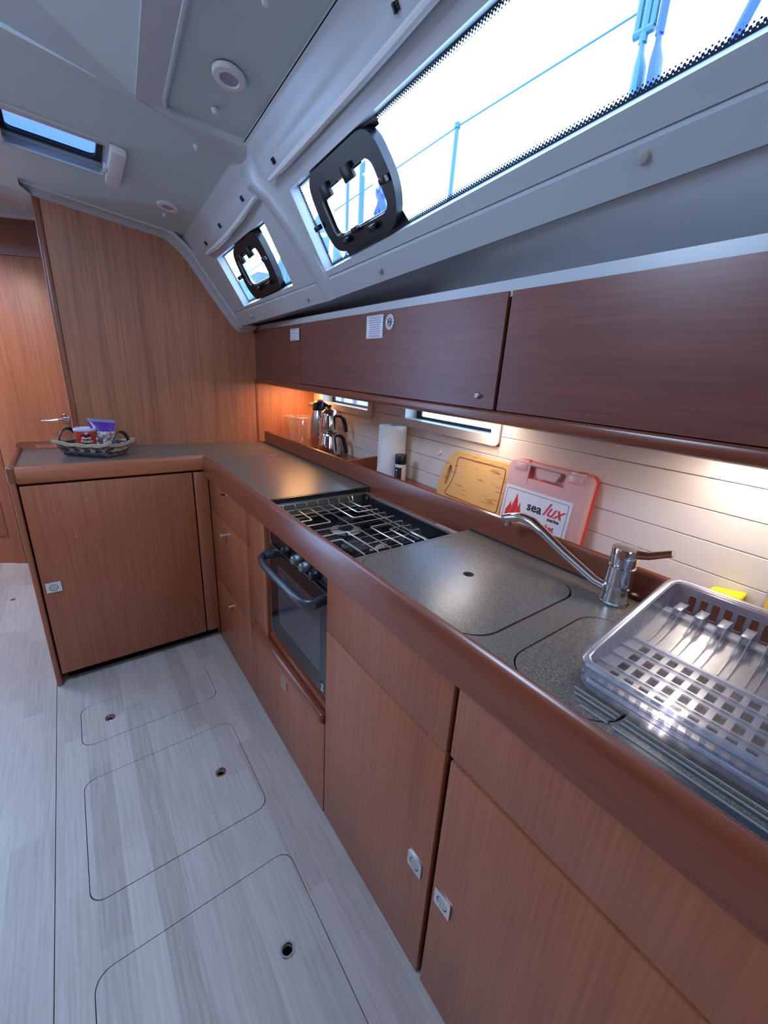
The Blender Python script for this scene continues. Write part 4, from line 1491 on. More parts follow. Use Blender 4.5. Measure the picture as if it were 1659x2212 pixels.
for i in (1, 2, 3):
    for sx in (-1, 1):
        for sy in (-1, 1):
            x = cx + sx * pt * i
            y = cy + sy * (pt * i + 0.004)
            b = MB().tube(bentbar((x, FY if sy > 0 else NY), (x, y), (BX if sx > 0 else FX, y), True, True), wr, 6)
            obj('grate_bar', b, M_wire, ck)
for z in (GZ - 0.022, GZ - 0.034):
    b = MB().tube([(FX, FY, z), (BX, FY, z), (BX, NY, z), (FX, NY, z)], 0.0028, 6, closed=True)
    obj('grate_rim', b, M_wire, ck)
b = MB()
for i in range(9):
    y = NY + 0.02 + i * 0.045
    b.tube([(FX, y, 0.856), (BX, y, 0.856)], 0.0013, 5)
for i in range(6):
    x = FX + 0.03 + i * 0.05
    b.tube([(x, FY, 0.856), (x, NY, 0.856)], 0.0013, 5)
obj('lower_grid', b, M_black, ck)
# pot holder rail folded along the far edge, reflecting steel panel and rims
b = MB().box(0.462, 0.800, 1.1665, 1.1695, 0.850, 0.898)
obj('end_panel', b, mat('dull_steel', (0.35, 0.34, 0.30, 1), 0.35, 0.9), ck)
b = MB().tube([(0.470, 1.160, 0.893), (0.800, 1.160, 0.893)], 0.0028, 6)
b.tube([(0.470, 1.148, 0.876), (0.735, 1.148, 0.876), (0.745, 1.150, 0.880), (0.745, 1.158, 0.893)], 0.002, 6)
for i in range(7):
    x = 0.49 + i * 0.04
    b.tube([(x, 1.159, 0.893), (x, 1.151, 0.889), (x, 1.149, 0.876)], 0.0018, 5)
obj('pot_rail', b, M_wire, ck)
b = MB().box(0.768, 0.800, 0.700, 1.176, 0.846, 0.852)
b.box(0.795, 0.800, 0.700, 1.176, 0.850, 0.896)
obj('rear_panel', b, M_black, ck)
b = MB()
for x, z in ((0.801, 0.897), (0.808, 0.901), (0.795, 0.893)):
    b.tube([(x, 0.700, z), (x, 1.12, z)], 0.0014, 6)
b.lathe([(0.004, 0), (0.004, -0.01), (0, -0.012)], (0.79, 1.13, 0.893), 8)
obj('rear_rails', b, M_wire, ck)

# ================================================================== TAP
tp = thing('kitchen_tap', 'chrome single-lever mixer tap with its spout swung towards the hob', 'tap', (0.786, 0.283, ZC))
b = MB().lathe([(0.0, 0), (0.026, 0), (0.027, 0.003), (0.0245, 0.006), (0.0235, 0.035), (0.0215, 0.037), (0.0215, 0.040), (0.0235, 0.042), (0.0232, 0.075), (0.0205, 0.077), (0.0205, 0.079), (0.0225, 0.081), (0.0245, 0.108), (0.023, 0.112), (0.0, 0.114)], (0.786, 0.283, ZC), 32)
obj('body', b, M_chrome, tp)
b = MB().tube([(0.786, 0.296, 0.934), (0.786, 0.325, 0.938), (0.786, 0.400, 0.970), (0.786, 0.450, 0.995), (0.786, 0.482, 1.009), (0.786, 0.510, 1.012), (0.786, 0.540, 1.003), (0.786, 0.556, 0.998)], [0.0095, 0.0105, 0.0105, 0.011, 0.0125, 0.013, 0.0125, 0.010], 14, flat=(0.85, 1.15))
sp = obj('spout', b, M_chrome, tp)
b = MB().lathe([(0.0, 0), (0.0075, 0), (0.0085, 0.008), (0.0085, 0.014)], (0.786, 0.545, 0.982), 16)
obj('aerator', b, M_steel, sp)
b = MB().tube([(0.786, 0.270, 1.016), (0.788, 0.245, 1.022), (0.792, 0.225, 1.032), (0.793, 0.213, 1.038)], [0.012, 0.010, 0.0095, 0.009], 10, flat=(0.7, 1.2))
obj('lever', b, M_chrome, tp)

# ================================================================== DISH RACK
ty = thing('drip_tray', 'clear plastic drip tray lying under the dish rack', 'tray', (0.65, -0.05, ZC))
X0, X1, Y1, Y0 = 0.500, 0.812, 0.203, -0.27
b = MB().plate(rrect(X0, X1, Y0, Y1, 0.030, 6), [], ZC + 0.003, ZC + 0.006)
obj('base', b, M_bowl, ty)
b = MB().plate(rrect(X0, X1, Y0, Y1, 0.030, 6), [rrect(X0 + 0.016, X1 - 0.016, Y0 + 0.016, Y1 - 0.016, 0.020, 6)], ZC + 0.006, ZC + 0.016)
obj('wall', b, M_rack, ty)
lp = rrect(X0 + 0.002, X1 - 0.002, Y0 + 0.002, Y1 - 0.002, 0.028, 6)
b = MB().tube([(u, v, ZC + 0.0165) for u, v in lp], 0.004, 8, closed=True)
obj('rim', b, M_rack, ty)
dk = thing('dish_rack', 'clear plastic dish rack with plate prongs, standing in its tray', 'dish rack', (0.65, -0.05, ZC + 0.01))
X0, X1, Y1, Y0 = 0.508, 0.800, 0.198, -0.26
zt = lambda x: 0.951 + 0.041 * max(0, min(1, (x - 0.510) / 0.26))
ZF = 0.930
# floor grid
hs = []
for i in range(4):
    xa = 0.522 + i * 0.033
    k = 0
    y = Y1 - 0.022
    while y > Y0 + 0.02:
        hs.append(rrect(xa, xa + 0.026, y - 0.011, y, 0.002, 2))
        y -= 0.0185
b = MB().plate(rrect(X0, 0.663, Y0, Y1), hs, ZF, ZF + 0.003)
obj('floor_grid', b, M_rack, dk)
b = MB()
for xx in (0.518, 0.551, 0.584, 0.617, 0.650):
    b.box(xx, xx + 0.003, Y0, Y1, ZF + 0.003, ZF + 0.007)
obj('floor_ribs', b, M_rack, dk)
# step behind the grid
b = MB().grid([[(0.660, y, ZF + 0.001), (0.690, y, ZF + 0.004), (0.730, y, ZF + 0.012), (0.745, y, ZF + 0.016), (0.775, y, ZF + 0.016), (0.780, y, ZF + 0.008), (X1, y, ZF + 0.008)] for y in (Y0, Y1)])
obj('step', b, M_sheet, dk)
# back wall with slots
hs = []
y = Y1 - 0.024
while y > Y0 + 0.02:
    hs.append(rrect(y - 0.010, y, 0.946, 0.975, 0.002, 2))
    y -= 0.0165
b = MB().plate(rrect(Y0, Y1, ZF, zt(X1)), hs, X1 - 0.0025, X1, fn=lambda u, v, w: (w, u, v))
obj('back_wall', b, M_rack, dk)
# left side with slots, sloping top
hs = []
x = 0.522
while x < 0.785:
    if not (0.675 < x < 0.735):
        hs.append([(x, ZF + 0.006), (x + 0.004, ZF + 0.006), (x + 0.004, zt(x) - 0.012), (x, zt(x) - 0.012)])
    x += 0.0105
for yy in (Y1,):
    b = MB().plate([(X0, ZF), (X1, ZF), (X1, zt(X1)), (0.770, zt(0.770)), (X0, zt(X0))], hs, yy - 0.0025, yy, fn=lambda u, v, w: (u, w, v))
    obj('side_wall', b, M_rack, dk)
b = MB().plate([(X0, ZF), (X1, ZF), (X1, zt(X1)), (0.770, zt(0.770)), (X0, zt(X0))], [], Y0, Y0 + 0.0025, fn=lambda u, v, w: (u, w, v))
obj('side_wall', b, M_rack, dk)
# front wall lattice
hs = []
y = Y1 - 0.020
while y > Y0 + 0.02:
    hs.append(rrect(y - 0.008, y, ZF - 0.004, ZF + 0.008))
    y -= 0.0135
b = MB().plate(rrect(Y0, Y1, ZF - 0.010, zt(X0)), hs, X0, X0 + 0.0025, fn=lambda u, v, w: (w, u, v))
obj('front_wall', b, M_rack, dk)
# rim
rp = [(X0 - 0.004, Y1 - 0.025), (X0 - 0.003, Y1 - 0.008), (X0 + 0.008, Y1 + 0.002), (X0 + 0.03, Y1 + 0.004), (0.60, Y1 + 0.004), (0.70, Y1 + 0.004), (0.77, Y1 + 0.004), (X1 - 0.012, Y1 + 0.003), (X1 + 0.001, Y1 - 0.004), (X1 + 0.004, Y1 - 0.02), (X1 + 0.004, Y0), (X0 - 0.004, Y0)]
b = MB().tube([(x, y, zt(x)) for x, y in rp], 0.0052, 8, closed=True, flat=(0.8, 1.2))
obj('rim', b, M_rack, dk)
y = 0.178
while y > Y0 + 0.03:
    b = MB().box(0.740, 0.774, y - 0.012, y, ZF + 0.035, ZF + 0.0385, 0.001)
    b.box(0.771, 0.774, y - 0.012, y, ZF + 0.014, ZF + 0.036)
    for e_ in (0.0, 0.0105):
        top = [(0.774, ZF + 0.0385), (0.742, ZF + 0.0385), (0.731, ZF + 0.030), (0.722, ZF + 0.020), (0.706, ZF + 0.012), (0.684, ZF + 0.0075), (0.664, ZF + 0.005)]
        low = [(0.774, ZF + 0.016), (0.750, ZF + 0.020), (0.738, ZF + 0.021), (0.728, ZF + 0.013), (0.711, ZF + 0.006), (0.687, ZF + 0.003), (0.664, ZF + 0.003)]
        yy = y - e_
        b.grid([[(u, yy, w) for u, w in top], [(u, yy, w) for u, w in low]])
        b.grid([[(u, yy - 0.0015, w) for u, w in top], [(u, yy - 0.0015, w) for u, w in low]])
        b.grid([[(u, yy, w) for u, w in top], [(u, yy - 0.0015, w) for u, w in top]])
    obj('prong', b, M_rack, dk)
    y -= 0.0295
b = MB().box(0.748, 0.770, Y0, Y1 - 0.004, ZF + 0.020, ZF + 0.024)
obj('prong_bar', b, M_rack, dk)

# ================================================================== ITEMS ON THE SHELF
ZS = 0.908
# clear ice bucket
b = MB().lathe([(0.0, 0.002), (0.050, 0.002), (0.053, 0.006), (0.060, 0.06), (0.068, 0.11), (0.082, 0.142), (0.084, 0.150), (0.081, 0.150), (0.066, 0.112), (0.057, 0.06), (0.050, 0.009), (0.0, 0.009)], (1.000, 2.105, ZS), 40)
ib = tag(obj('ice_bucket', b, M_bowl), 'clear flared plastic bucket in the shelf corner by the bulkhead', 'bucket')
b = MB().tube([(1.000 + 0.0835 * math.cos(2 * PI * k / 32), 2.105 + 0.0835 * math.sin(2 * PI * k / 32), ZS + 0.150) for k in range(32)], 0.0018, 6, closed=True)
obj('rim', b, M_rack, ib)
# vacuum flask
fk = thing('vacuum_flask', 'tall steel vacuum flask with a black and red top', 'flask', (1.035, 1.945, ZS))
c = (1.035, 1.945, ZS)
b = MB().lathe([(0.0, 0.012), (0.0475, 0.012), (0.0475, 0.10), (0.046, 0.15), (0.040, 0.180), (0.035, 0.195), (0.034, 0.200), (0, 0.200)], c, 32)
obj('body', b, M_steel, fk)
b = MB().lathe([(0.0, 0.0), (0.047, 0.0), (0.048, 0.012), (0, 0.012)], c, 32)
obj('base', b, M_blackp, fk)
b = MB().lathe([(0.0345, 0.199), (0.035, 0.225), (0.030, 0.238), (0.018, 0.246), (0, 0.247)], c, 28)
hd = obj('top', b, M_blackp, fk)
b = MB().box(c[0] - 0.010, c[0] + 0.012, c[1] - 0.02, c[1] + 0.004, ZS + 0.243, ZS + 0.253, 0.003)
obj('release_button', b, M_red, hd, 'red release button')
b = MB().tube([(c[0] - 0.012, c[1] + 0.02, ZS + 0.222), (c[0] - 0.02, c[1] + 0.055, ZS + 0.222), (c[0] - 0.026, c[1] + 0.085, ZS + 0.217)], [0.020, 0.014, 0.006], 12, flat=(0.8, 0.8))
obj('spout', b, M_steel, fk)
b = MB().tube([(c[0] + 0.012, c[1] - 0.028, ZS + 0.232), (c[0] + 0.022, c[1] - 0.055, ZS + 0.222), (c[0] + 0.024, c[1] - 0.066, ZS + 0.180), (c[0] + 0.02, c[1] - 0.064, ZS + 0.1), (c[0] + 0.014, c[1] - 0.05, ZS + 0.05)], 0.009, 10, flat=(1, 0.7))
obj('handle', b, M_blackp, fk)


# stacked teapots
def teapot(name, label, c, prof, knob_, hz_, lid):
    t_ = thing(name, label, 'teapot', c, 'double teapot')
    obj('body', MB().lathe(prof, c, 36), M_chrome, t_)
    e = Vector((0.42, -0.90, 0)).normalized()
    P_ = []
    for d_, z in hz_:
        q = Vector(c) + e * d_
        P_.append((q.x, q.y, c[2] + z))
    b_ = MB().tube(P_, [0.007, 0.0095, 0.011, 0.011, 0.010], 10, flat=(0.8, 1.1))
    obj('handle', b_, M_blackp, t_, 'black angled handle')
    q = Vector(c) - e * 0.03
    q2 = Vector(c) - e * 0.062
    z_ = prof[-3][1] * 0.75
    b_ = MB().tube([(q.x, q.y, c[2] + z_ * 0.7), (q2.x, q2.y, c[2] + z_ * 1.05)], [0.014, 0.007], 12)
    obj('spout', b_, M_chrome, t_)
    if lid:
        b_ = MB().lathe([(0.036, lid), (0.032, lid + 0.010), (0.020, lid + 0.018), (0.0, lid + 0.020)], c, 32)
        l2 = obj('lid', b_, M_chrome, t_)
        b_ = MB().lathe([(0.004, lid + 0.019), (0.005, lid + 0.024), (0.009, lid + 0.030), (0.009, lid + 0.036), (0, lid + 0.038)], c, 16)
        obj('lid_knob', b_, M_blackp, l2)
    return t_


tpx, tpy = 1.000, 1.775
teapot('kettle', 'lower polished steel pot of the stacked double teapot', (tpx, tpy, ZS),
       [(0.0, 0.0), (0.050, 0.0), (0.056, 0.006), (0.057, 0.028), (0.051, 0.060), (0.043, 0.095), (0.0405, 0.108), (0.0385, 0.110), (0.0, 0.110)], False,
       [(0.040, 0.098), (0.066, 0.100), (0.082, 0.088), (0.096, 0.050), (0.102, 0.022)], None)
teapot('teapot', 'upper polished steel pot with lid, stacked on the kettle', (tpx, tpy, ZS + 0.111),
       [(0.0, 0.0), (0.038, 0.0), (0.044, 0.004), (0.046, 0.018), (0.043, 0.045), (0.037, 0.080), (0.0355, 0.090), (0.034, 0.092), (0.0, 0.092)], False,
       [(0.034, 0.080), (0.066, 0.082), (0.080, 0.070), (0.092, 0.038), (0.097, 0.012)], 0.092)
# paper towel
pw = thing('paper_towel_roll', 'white quilted paper towel roll standing on the shelf', 'paper towel', (1.00, 1.275, ZS))
b = MB().lathe([(0.014, 0.0), (0.0525, 0.0), (0.054, 0.004), (0.0545, 0.1), (0.054, 0.204), (0.052, 0.208), (0.022, 0.208), (0.020, 0.200), (0.020, 0.02)], (1.000, 1.275, ZS), 40)
obj('roll', b, M_paper, pw)
b = MB()
c = (1.000, 1.275)
rn = random.Random(2)
for i in range(26):
    a0 = PI * (0.62 + 0.98 * rn.random())
    zz = ZS + 0.015 + 0.175 * rn.random()
    for r_ in (0.006, 0.011, 0.016):
        P_ = []
        for k in range(14):
            w = 2 * PI * k / 14
            a = a0 + r_ * math.cos(w) / 0.0545
            P_.append((c[0] + 0.0543 * math.cos(a), c[1] + 0.0543 * math.sin(a), min(ZS + 0.203, max(ZS + 0.004, zz + r_ * math.sin(w)))))
        b.tube(P_, 0.0010, 4, closed=True)
obj('quilting', b, M_paper, pw, kind='stuff')
b = MB().lathe([(0.0195, 0.19), (0.0195, 0.2075), (0.018, 0.2075), (0.018, 0.19)], (1.000, 1.275, ZS), 24)
obj('core', b, mat('grey_card', (0.35, 0.32, 0.3, 1), 0.9), pw)
# pepper bottle
pb = thing('spice_bottle', 'small spice bottle with a black cap and black label', 'bottle', (0.978, 1.186, ZS))
c = (0.978, 1.186, ZS)
b = MB().lathe([(0, 0.0), (0.020, 0.0), (0.0215, 0.003), (0.0215, 0.072), (0.018, 0.078), (0, 0.078)], c, 28)
obj('body', b, mat('pale_spice', (0.62, 0.55, 0.52, 1), 0.3), pb)
b = MB().lathe([(0.0, 0.076), (0.0215, 0.076), (0.0222, 0.079), (0.0222, 0.108), (0.0205, 0.111), (0, 0.111)], c, 28)
obj('cap', b, M_blackp, pb)
b = MB()
rows = [[], []]
for k in range(9):
    a = PI + 0.55 + (k / 8 - 0.62) * 1.5
    for z, r_ in zip((0.010, 0.064), rows):
        r_.append((c[0] + 0.0219 * math.cos(a), c[1] + 0.0219 * math.sin(a), ZS + z))
b.grid(rows)
lb = obj('label', b, M_ink, pb)
b = MB()
for z0, z1, a0, a1 in ((0.050, 0.056, 3.15, 3.45), (0.040, 0.042, 3.2, 3.42), (0.034, 0.036, 3.2, 3.40), (0.028, 0.030, 3.2, 3.42), (0.016, 0.019, 3.25, 3.4)):
    b.grid([[(c[0] + 0.0221 * math.cos(a0 + (a1 - a0) * k / 4), c[1] + 0.0221 * math.sin(a0 + (a1 - a0) * k / 4), ZS + z) for k in range(5)] for z in (z0, z1)])
obj('print', b, M_label, lb)
# cutting board, leaning on the slats
def CB(u, v, w):       # u along boat (from left end), v up the board, w towards the room
    lean = 0.14
    y = 1.005 - u
    return (WL(-0.034 - w * 0.99 + v * lean - 0.022 * 0 - 0.0, y, 0)[0], y, ZS + 0.002 + v * 0.99)


cb = thing('cutting_board', 'bamboo cutting board with a slotted grip leaning on the slats', 'cutting board', CB(0.14, 0, 0))
W_, H_ = 0.29, 0.165
outl = rpoly([(0, 0), (W_, 0), (W_, H_), (0.050, H_), (0.012, H_ * 0.62)], [0.02, 0.012, 0.012, 0.03, 0.06], 6)
slot = rpoly([(0.028, 0.040), (0.042, 0.034), (0.058, 0.105), (0.046, 0.118), (0.036, 0.100)], [0.006] * 5, 4)
b = MB(CB).plate(outl, [slot], 0.0, 0.016)
obj('board', b, M_bamboo, cb)
gro = [(0.075, 0.148), (0.280, 0.150), (0.280, 0.014), (0.045, 0.014), (0.050, 0.030), (0.066, 0.060), (0.074, 0.095)]
b = MB(CB).tube([(u, v, 0.0160) for u, v in rpoly(gro, 0.012, 4)], 0.0016, 6, closed=True)
obj('juice_groove', b, mat('groove_brown', srgb(128, 82, 38), 0.6), cb)
# fire blanket case
def FB(u, v, w):       # u from left edge towards the camera end, v up, w towards the room
    lean = 0.11
    y = 0.702 - u * 0.985
    return (0.978 + 0.06 * (y - 0.6) - w + v * lean, y, ZS + 0.001 + v)


fb = thing('fire_blanket_case', 'red and clear fire blanket case with a handle, leaning on the slats', 'fire blanket', FB(0.13, 0, 0))
CW, CH = 0.250, 0.186
body = [(0.0, 0.0), (CW, 0.0), (CW, CH - 0.012), (CW - 0.012, CH), (0.010, CH), (0.0, CH - 0.010)]
hh = rpoly([(0.096, CH - 0.032), (0.152, CH - 0.032), (0.164, CH - 0.008), (0.086, CH - 0.008)], 0.006, 3)
b = MB(FB).plate(body, [hh], -0.016, -0.001)
obj('back_shell', b, M_red, fb, 'red back half')
b = MB(FB).plate(body, [hh], 0.0, 0.002)
b.plate(body, [[(0.004, 0.004), (CW - 0.004, 0.004), (CW - 0.004, CH - 0.014), (CW - 0.014, CH - 0.004), (0.012, CH - 0.004), (0.004, CH - 0.012)], hh], 0.002, 0.022)
b.plate([(0.004, 0.004), (CW - 0.004, 0.004), (CW - 0.004, CH - 0.060), (0.004, CH - 0.060)], [], 0.020, 0.0225)
b.plate([(0.004, CH - 0.060), (0.068, CH - 0.060), (0.068, CH - 0.004), (0.012, CH - 0.004), (0.004, CH - 0.012)], [], 0.020, 0.0225)
b.plate([(0.182, CH - 0.060), (CW - 0.004, CH - 0.060), (CW - 0.004, CH - 0.014), (CW - 0.014, CH - 0.004), (0.178, CH - 0.004)], [], 0.020, 0.0225)
b.plate([(0.068, CH - 0.060), (0.182, CH - 0.060), (0.180, CH - 0.040), (0.070, CH - 0.040)], [], 0.020, 0.0225)
b.plate([(0.070, CH - 0.008), (0.178, CH - 0.008), (0.178, CH - 0.0005), (0.070, CH - 0.0005)], [], 0.004, 0.016)
obj('front_shell', b, M_frost, fb, 'frosted clear front half')
b = MB(FB).plate([(0.008, 0.006), (CW - 0.008, 0.006), (CW - 0.008, CH - 0.062), (CW - 0.012, CH - 0.016), (0.186, CH - 0.016), (0.180, CH - 0.040), (0.070, CH - 0.040), (0.066, CH - 0.016), (0.012, CH - 0.016)], [], 0.003, 0.015)
obj('folded_blanket', b, M_case_in, fb, 'pinkish blanket packed inside')
for u in (0.020, 0.188):
    b = MB(FB).box(u, u + 0.040, CH - 0.006, CH + 0.004, 0.010, 0.020, 0.002)
    b.box(u, u + 0.040, CH - 0.022, CH - 0.004, 0.0225, 0.0250, 0.001)
    obj('clasp', b, M_frost, fb)
    b = MB(FB).box(u + 0.008, u + 0.030, CH - 0.004, CH + 0.004, -0.010, 0.004, 0.002)
    obj('clasp_hook', b, M_red, fb)
b = MB(FB).plate(rrect(0.004, 0.217, 0.004, 0.117, 0.003), [], 0.0226, 0.0232)
lb = obj('label_sheet', b, M_label, fb, 'white paper label')
b = MB(FB).plate(rrect(0.011, 0.209, 0.007, 0.109, 0.006), [rrect(0.0119, 0.2081, 0.0079, 0.1081, 0.0055)], 0.0233, 0.0236)
obj('label_line', b, M_ink, lb)
# flame emblem
fc = 0.047
flm = [(-0.020, 0.0), (-0.0265, 0.014), (-0.026, 0.028), (-0.018, 0.042), (-0.014, 0.054), (-0.012, 0.045), (-0.0105, 0.040), (-0.004, 0.056), (0.002, 0.078), (0.007, 0.060), (0.011, 0.042), (0.0145, 0.050), (0.016, 0.058), (0.020, 0.040), (0.026, 0.026), (0.025, 0.012), (0.018, 0.0)]
b = MB(FB).plate([(fc + u * 1.06, 0.016 + v * 1.08) for u, v in flm], [], 0.0233, 0.0236)
fo = obj('flame', b, M_redink, lb, 'red flame emblem')
b = MB(FB)
for pts_ in ([(-0.010, 0.000), (-0.015, 0.015), (-0.010, 0.032), (-0.002, 0.052)], [(0.008, 0.0), (0.002, 0.014), (0.008, 0.030), (0.011, 0.040)], [(0.016, 0.004), (0.020, 0.016), (0.016, 0.030)]):
    b.tube([(fc + u, 0.018 + v, 0.0237) for u, v in pts_], 0.0009, 5, flat=(1, 0.3))
obj('flame_line', b, M_label, fo)
FT = lambda u0, v0: (lambda x, y, z: FB(u0 + x, v0 + y, 0.0234 + z))
b = MB().text('sea', 0.0345, FT(0.088, 0.064), bold=0.0006, squeeze=1.06)
obj('lettering', b, M_ink, lb)
b = MB().text('lux', 0.048, FT(0.138, 0.066), shear=0.5, bold=0.0004, squeeze=0.98)
obj('lettering', b, M_redink, lb)
b = MB().text('marine', 0.0125, FT(0.157, 0.054), bold=0.0003)
obj('lettering', b, M_ink, lb)
b = MB().text('Blanket', 0.022, FT(0.122, 0.029), bold=0.0006, squeeze=0.92)
obj('lettering', b, M_redink, lb)
# sponge and soap bottle at the right edge
b = MB(lambda x, y, z: (WL(0, y, 0)[0] + x, y, z)).box(-0.060, -0.004, 0.130, 0.186, ZS, ZS + 0.041, 0.006, 3)
b.v = [(v[0], v[1], v[2] - (0.012 * (v[1] - 0.130) / 0.056 if v[2] > ZS + 0.02 else 0)) for v in b.v]
tag(obj('sponge', b, M_yellow), 'bright yellow sponge on the shelf behind the dish rack', 'sponge')
bt = thing('soap_bottle', 'clear bottle with a yellow label at the right end of the shelf', 'bottle', (0.93, 0.05, ZS))
c = (0.930, 0.068, ZS)
b = MB().lathe([(0, 0), (0.030, 0), (0.034, 0.004), (0.034, 0.110), (0.026, 0.135), (0.013, 0.15), (0.013, 0.165), (0, 0.165)], c, 28)
obj('body', b, M_rack, bt)
b = MB()
b.grid([[(c[0] + 0.0345 * math.cos(a), c[1] + 0.0345 * math.sin(a), ZS + z) for a in [2.2 + 0.2 * k for k in range(14)]] for z in (0.015, 0.095)])
l_ = obj('label', b, mat('yellow_label', (0.85, 0.55, 0.08, 1), 0.4), bt)
b = MB()
for a0, z0, a1, z1 in ((2.5, 0.02, 2.62, 0.05), (2.62, 0.05, 2.60, 0.07), (2.62, 0.05, 2.72, 0.064)):
    b.tube([(c[0] + 0.035 * math.cos(a0 + (a1 - a0) * k / 3), c[1] + 0.035 * math.sin(a0 + (a1 - a0) * k / 3), ZS + z0 + (z1 - z0) * k / 3) for k in range(4)], 0.0015, 5)
obj('print', b, mat('leaf_green', (0.02, 0.12, 0.03, 1), 0.5), l_)
# hooks on the slats
for k, (y, z, lab) in enumerate(((1.054, 1.048, 'small white wall hook right of the paper towel'), (1.825, 1.034, 'small white wall hook behind the teapot handles'))):
    t = thing('wall_hook', lab, 'hook', WL(-0.005, y, z))
    b = MB(WL).box(-0.003, 0.0, y - 0.007, y + 0.007, z - 0.006, z + 0.012, 0.001)
    obj('plate', b, M_whitep, t)
    b = MB(WL).tube([(-0.002, y, z + 0.002), (-0.010, y, z - 0.008), (-0.016, y, z - 0.008), (-0.019, y, z + 0.001)], 0.003, 8)
    obj('prong', b, M_whitep, t)

# ================================================================== BASKET ON THE ISLAND
bk = thing('wicker_basket', 'dark wicker basket with a burlap lining and two handles on the island', 'basket', (0.058, 2.045, ZC))
th = math.radians(0)
BR = Matrix.Rotation(math.radians(-39.5), 3, 'Z')
BC = Vector((0.064, 2.095, ZC))


def BF(u, v, w):
    p = BR @ Vector((u, v, 0))
    return (BC.x + p.x, BC.y + p.y, BC.z + w)


lx0, ly0, lx1, ly1, hh_ = 0.084, 0.058, 0.114, 0.078, 0.054


def bside(w):
    t_ = w / hh_
    return lx0 + (lx1 - lx0) * t_, ly0 + (ly1 - ly0) * t_


b = MB(BF).box(-lx0, lx0, -ly0, ly0, 0.001, 0.005)
obj('base', b, M_wick, bk)
b = MB(BF)
for w in (0, 0.058):
    pass
rows = []
for w in (0.002, 0.028, 0.052):
    a, c_ = bside(w)
    a -= 0.004; c_ -= 0.004
    rows.append([(-a, -c_, w), (a, -c_, w), (a, c_, w), (-a, c_, w), (-a, -c_, w)])
b.grid(rows)
obj('inner_wall', b, M_wick, bk)
nrow = 4
for r_ in range(nrow):
    w0 = 0.004 + r_ * 0.0105
    for side in range(4):
        a, c_ = bside(w0 + 0.005)
        L_ = a if side % 2 == 0 else c_
        n_ = 9 if side % 2 == 0 else 6
        b = MB(BF)
        P_ = []
        for k in range(n_ * 2 + 1):
            s_ = -L_ + 2 * L_ * k / (n_ * 2)
            o_ = 0.0026 * (1 if (k + r_) % 4 < 2 else -1)
            q = {0: (s_, -c_ - o_), 1: (a + o_, s_), 2: (-s_, c_ + o_), 3: (-a - o_, -s_)}[side]
            P_.append((q[0], q[1], w0 + 0.005))
        b.tube(P_, 0.0042, 6, flat=(1.25, 0.35))
        obj('weave', b, M_wick2 if (r_ + side) % 2 else M_wick, bk)
b = MB(BF)
rows = []
rn = random.Random(4)
nn = 48
prof_ = [(-0.010, 0.022, -1), (-0.004, 0.042, -1), (0.0, hh_ + 0.003, 0), (0.006, hh_ + 0.001, 1), (0.006, hh_ - 0.010, 1)]
for off, w, _ in prof_:
    r_ = []
    a, c_ = lx1 + off, ly1 + off
    for k in range(nn + 1):
        t_ = (k % nn) / nn * 4
        s_ = int(t_); f_ = t_ - s_
        P4 = [(-a, -c_), (a, -c_), (a, c_), (-a, c_), (-a, -c_)]
        u = P4[s_][0] * (1 - f_) + P4[s_ + 1][0] * f_
        v = P4[s_][1] * (1 - f_) + P4[s_ + 1][1] * f_
        cor = 1.0 - 0.06 * (1 - abs(2 * f_ - 1)) if False else 1.0
        wob = 0.0018 * math.sin(k * 1.9 + w * 400)
        lift = 0.020 * abs(2 * f_ - 1) ** 3 if s_ in (1, 3) or True else 0
        r_.append((u * cor, v * cor, w + wob + lift * 0.6))
    rows.append(r_)
b.grid(rows)
obj('lining', b, M_burl, bk, 'beige burlap lining folded over the rim')
for sx in (-1, 1):
    b = MB(BF)
    P_ = []
    for k in range(13):
        a = PI * k / 12
        P_.append((sx * (lx1 - 0.002), -0.052 * math.cos(a), hh_ - 0.012 + 0.060 * math.sin(a)))
    b.tube(P_, 0.0062, 8, flat=(0.5, 1.2))
    hdl = obj('handle', b, M_wick, bk, 'arched dark wicker handle')
    b = MB(BF)
    for k in range(1, 12):
        a = PI * k / 12
        c_ = Vector((sx * (lx1 - 0.002), -0.052 * math.cos(a), hh_ - 0.012 + 0.060 * math.sin(a)))
        b.lathe([(0.0052, -0.0012), (0.0064, 0), (0.0052, 0.0012)], (0, 0, 0), 8, fn=lambda x, y, z: BF(c_.x + x, c_.y + y * abs(math.sin(a)) - z * math.cos(a) * 0, c_.z + y * math.cos(a) + z))
    obj('binding', b, M_wick2, hdl)
# crisps can
cn = thing('crisps_can', 'red snack can with a clear lid standing in the basket', 'can', (0.025, 2.05, ZC + 0.006))
c = (0.036, 2.096, ZC + 0.006)
b = MB().lathe([(0, 0), (0.031, 0), (0.0325, 0.003), (0.0375, 0.092), (0.038, 0.096), (0, 0.096)], c, 32)
obj('body', b, M_canred, cn)
b = MB().lathe([(0.038, 0.094), (0.040, 0.096), (0.040, 0.104), (0.038, 0.106), (0.035, 0.104), (0.033, 0.100), (0, 0.100)], c, 32)
obj('lid', b, mat('lid_plastic', (0.55, 0.60, 0.75, 1), 0.2), cn)
CA = math.atan2(0 - c[1], 0 - c[0]) + 0.06


def canmap(x, y, z):
    h = 0.057 + y
    r_ = 0.0325 + (h - 0.003) / 0.089 * 0.005 + 0.0004 + z
    a = CA + x / 0.038
    return (c[0] + r_ * math.cos(a), c[1] + r_ * math.sin(a), c[2] + h)


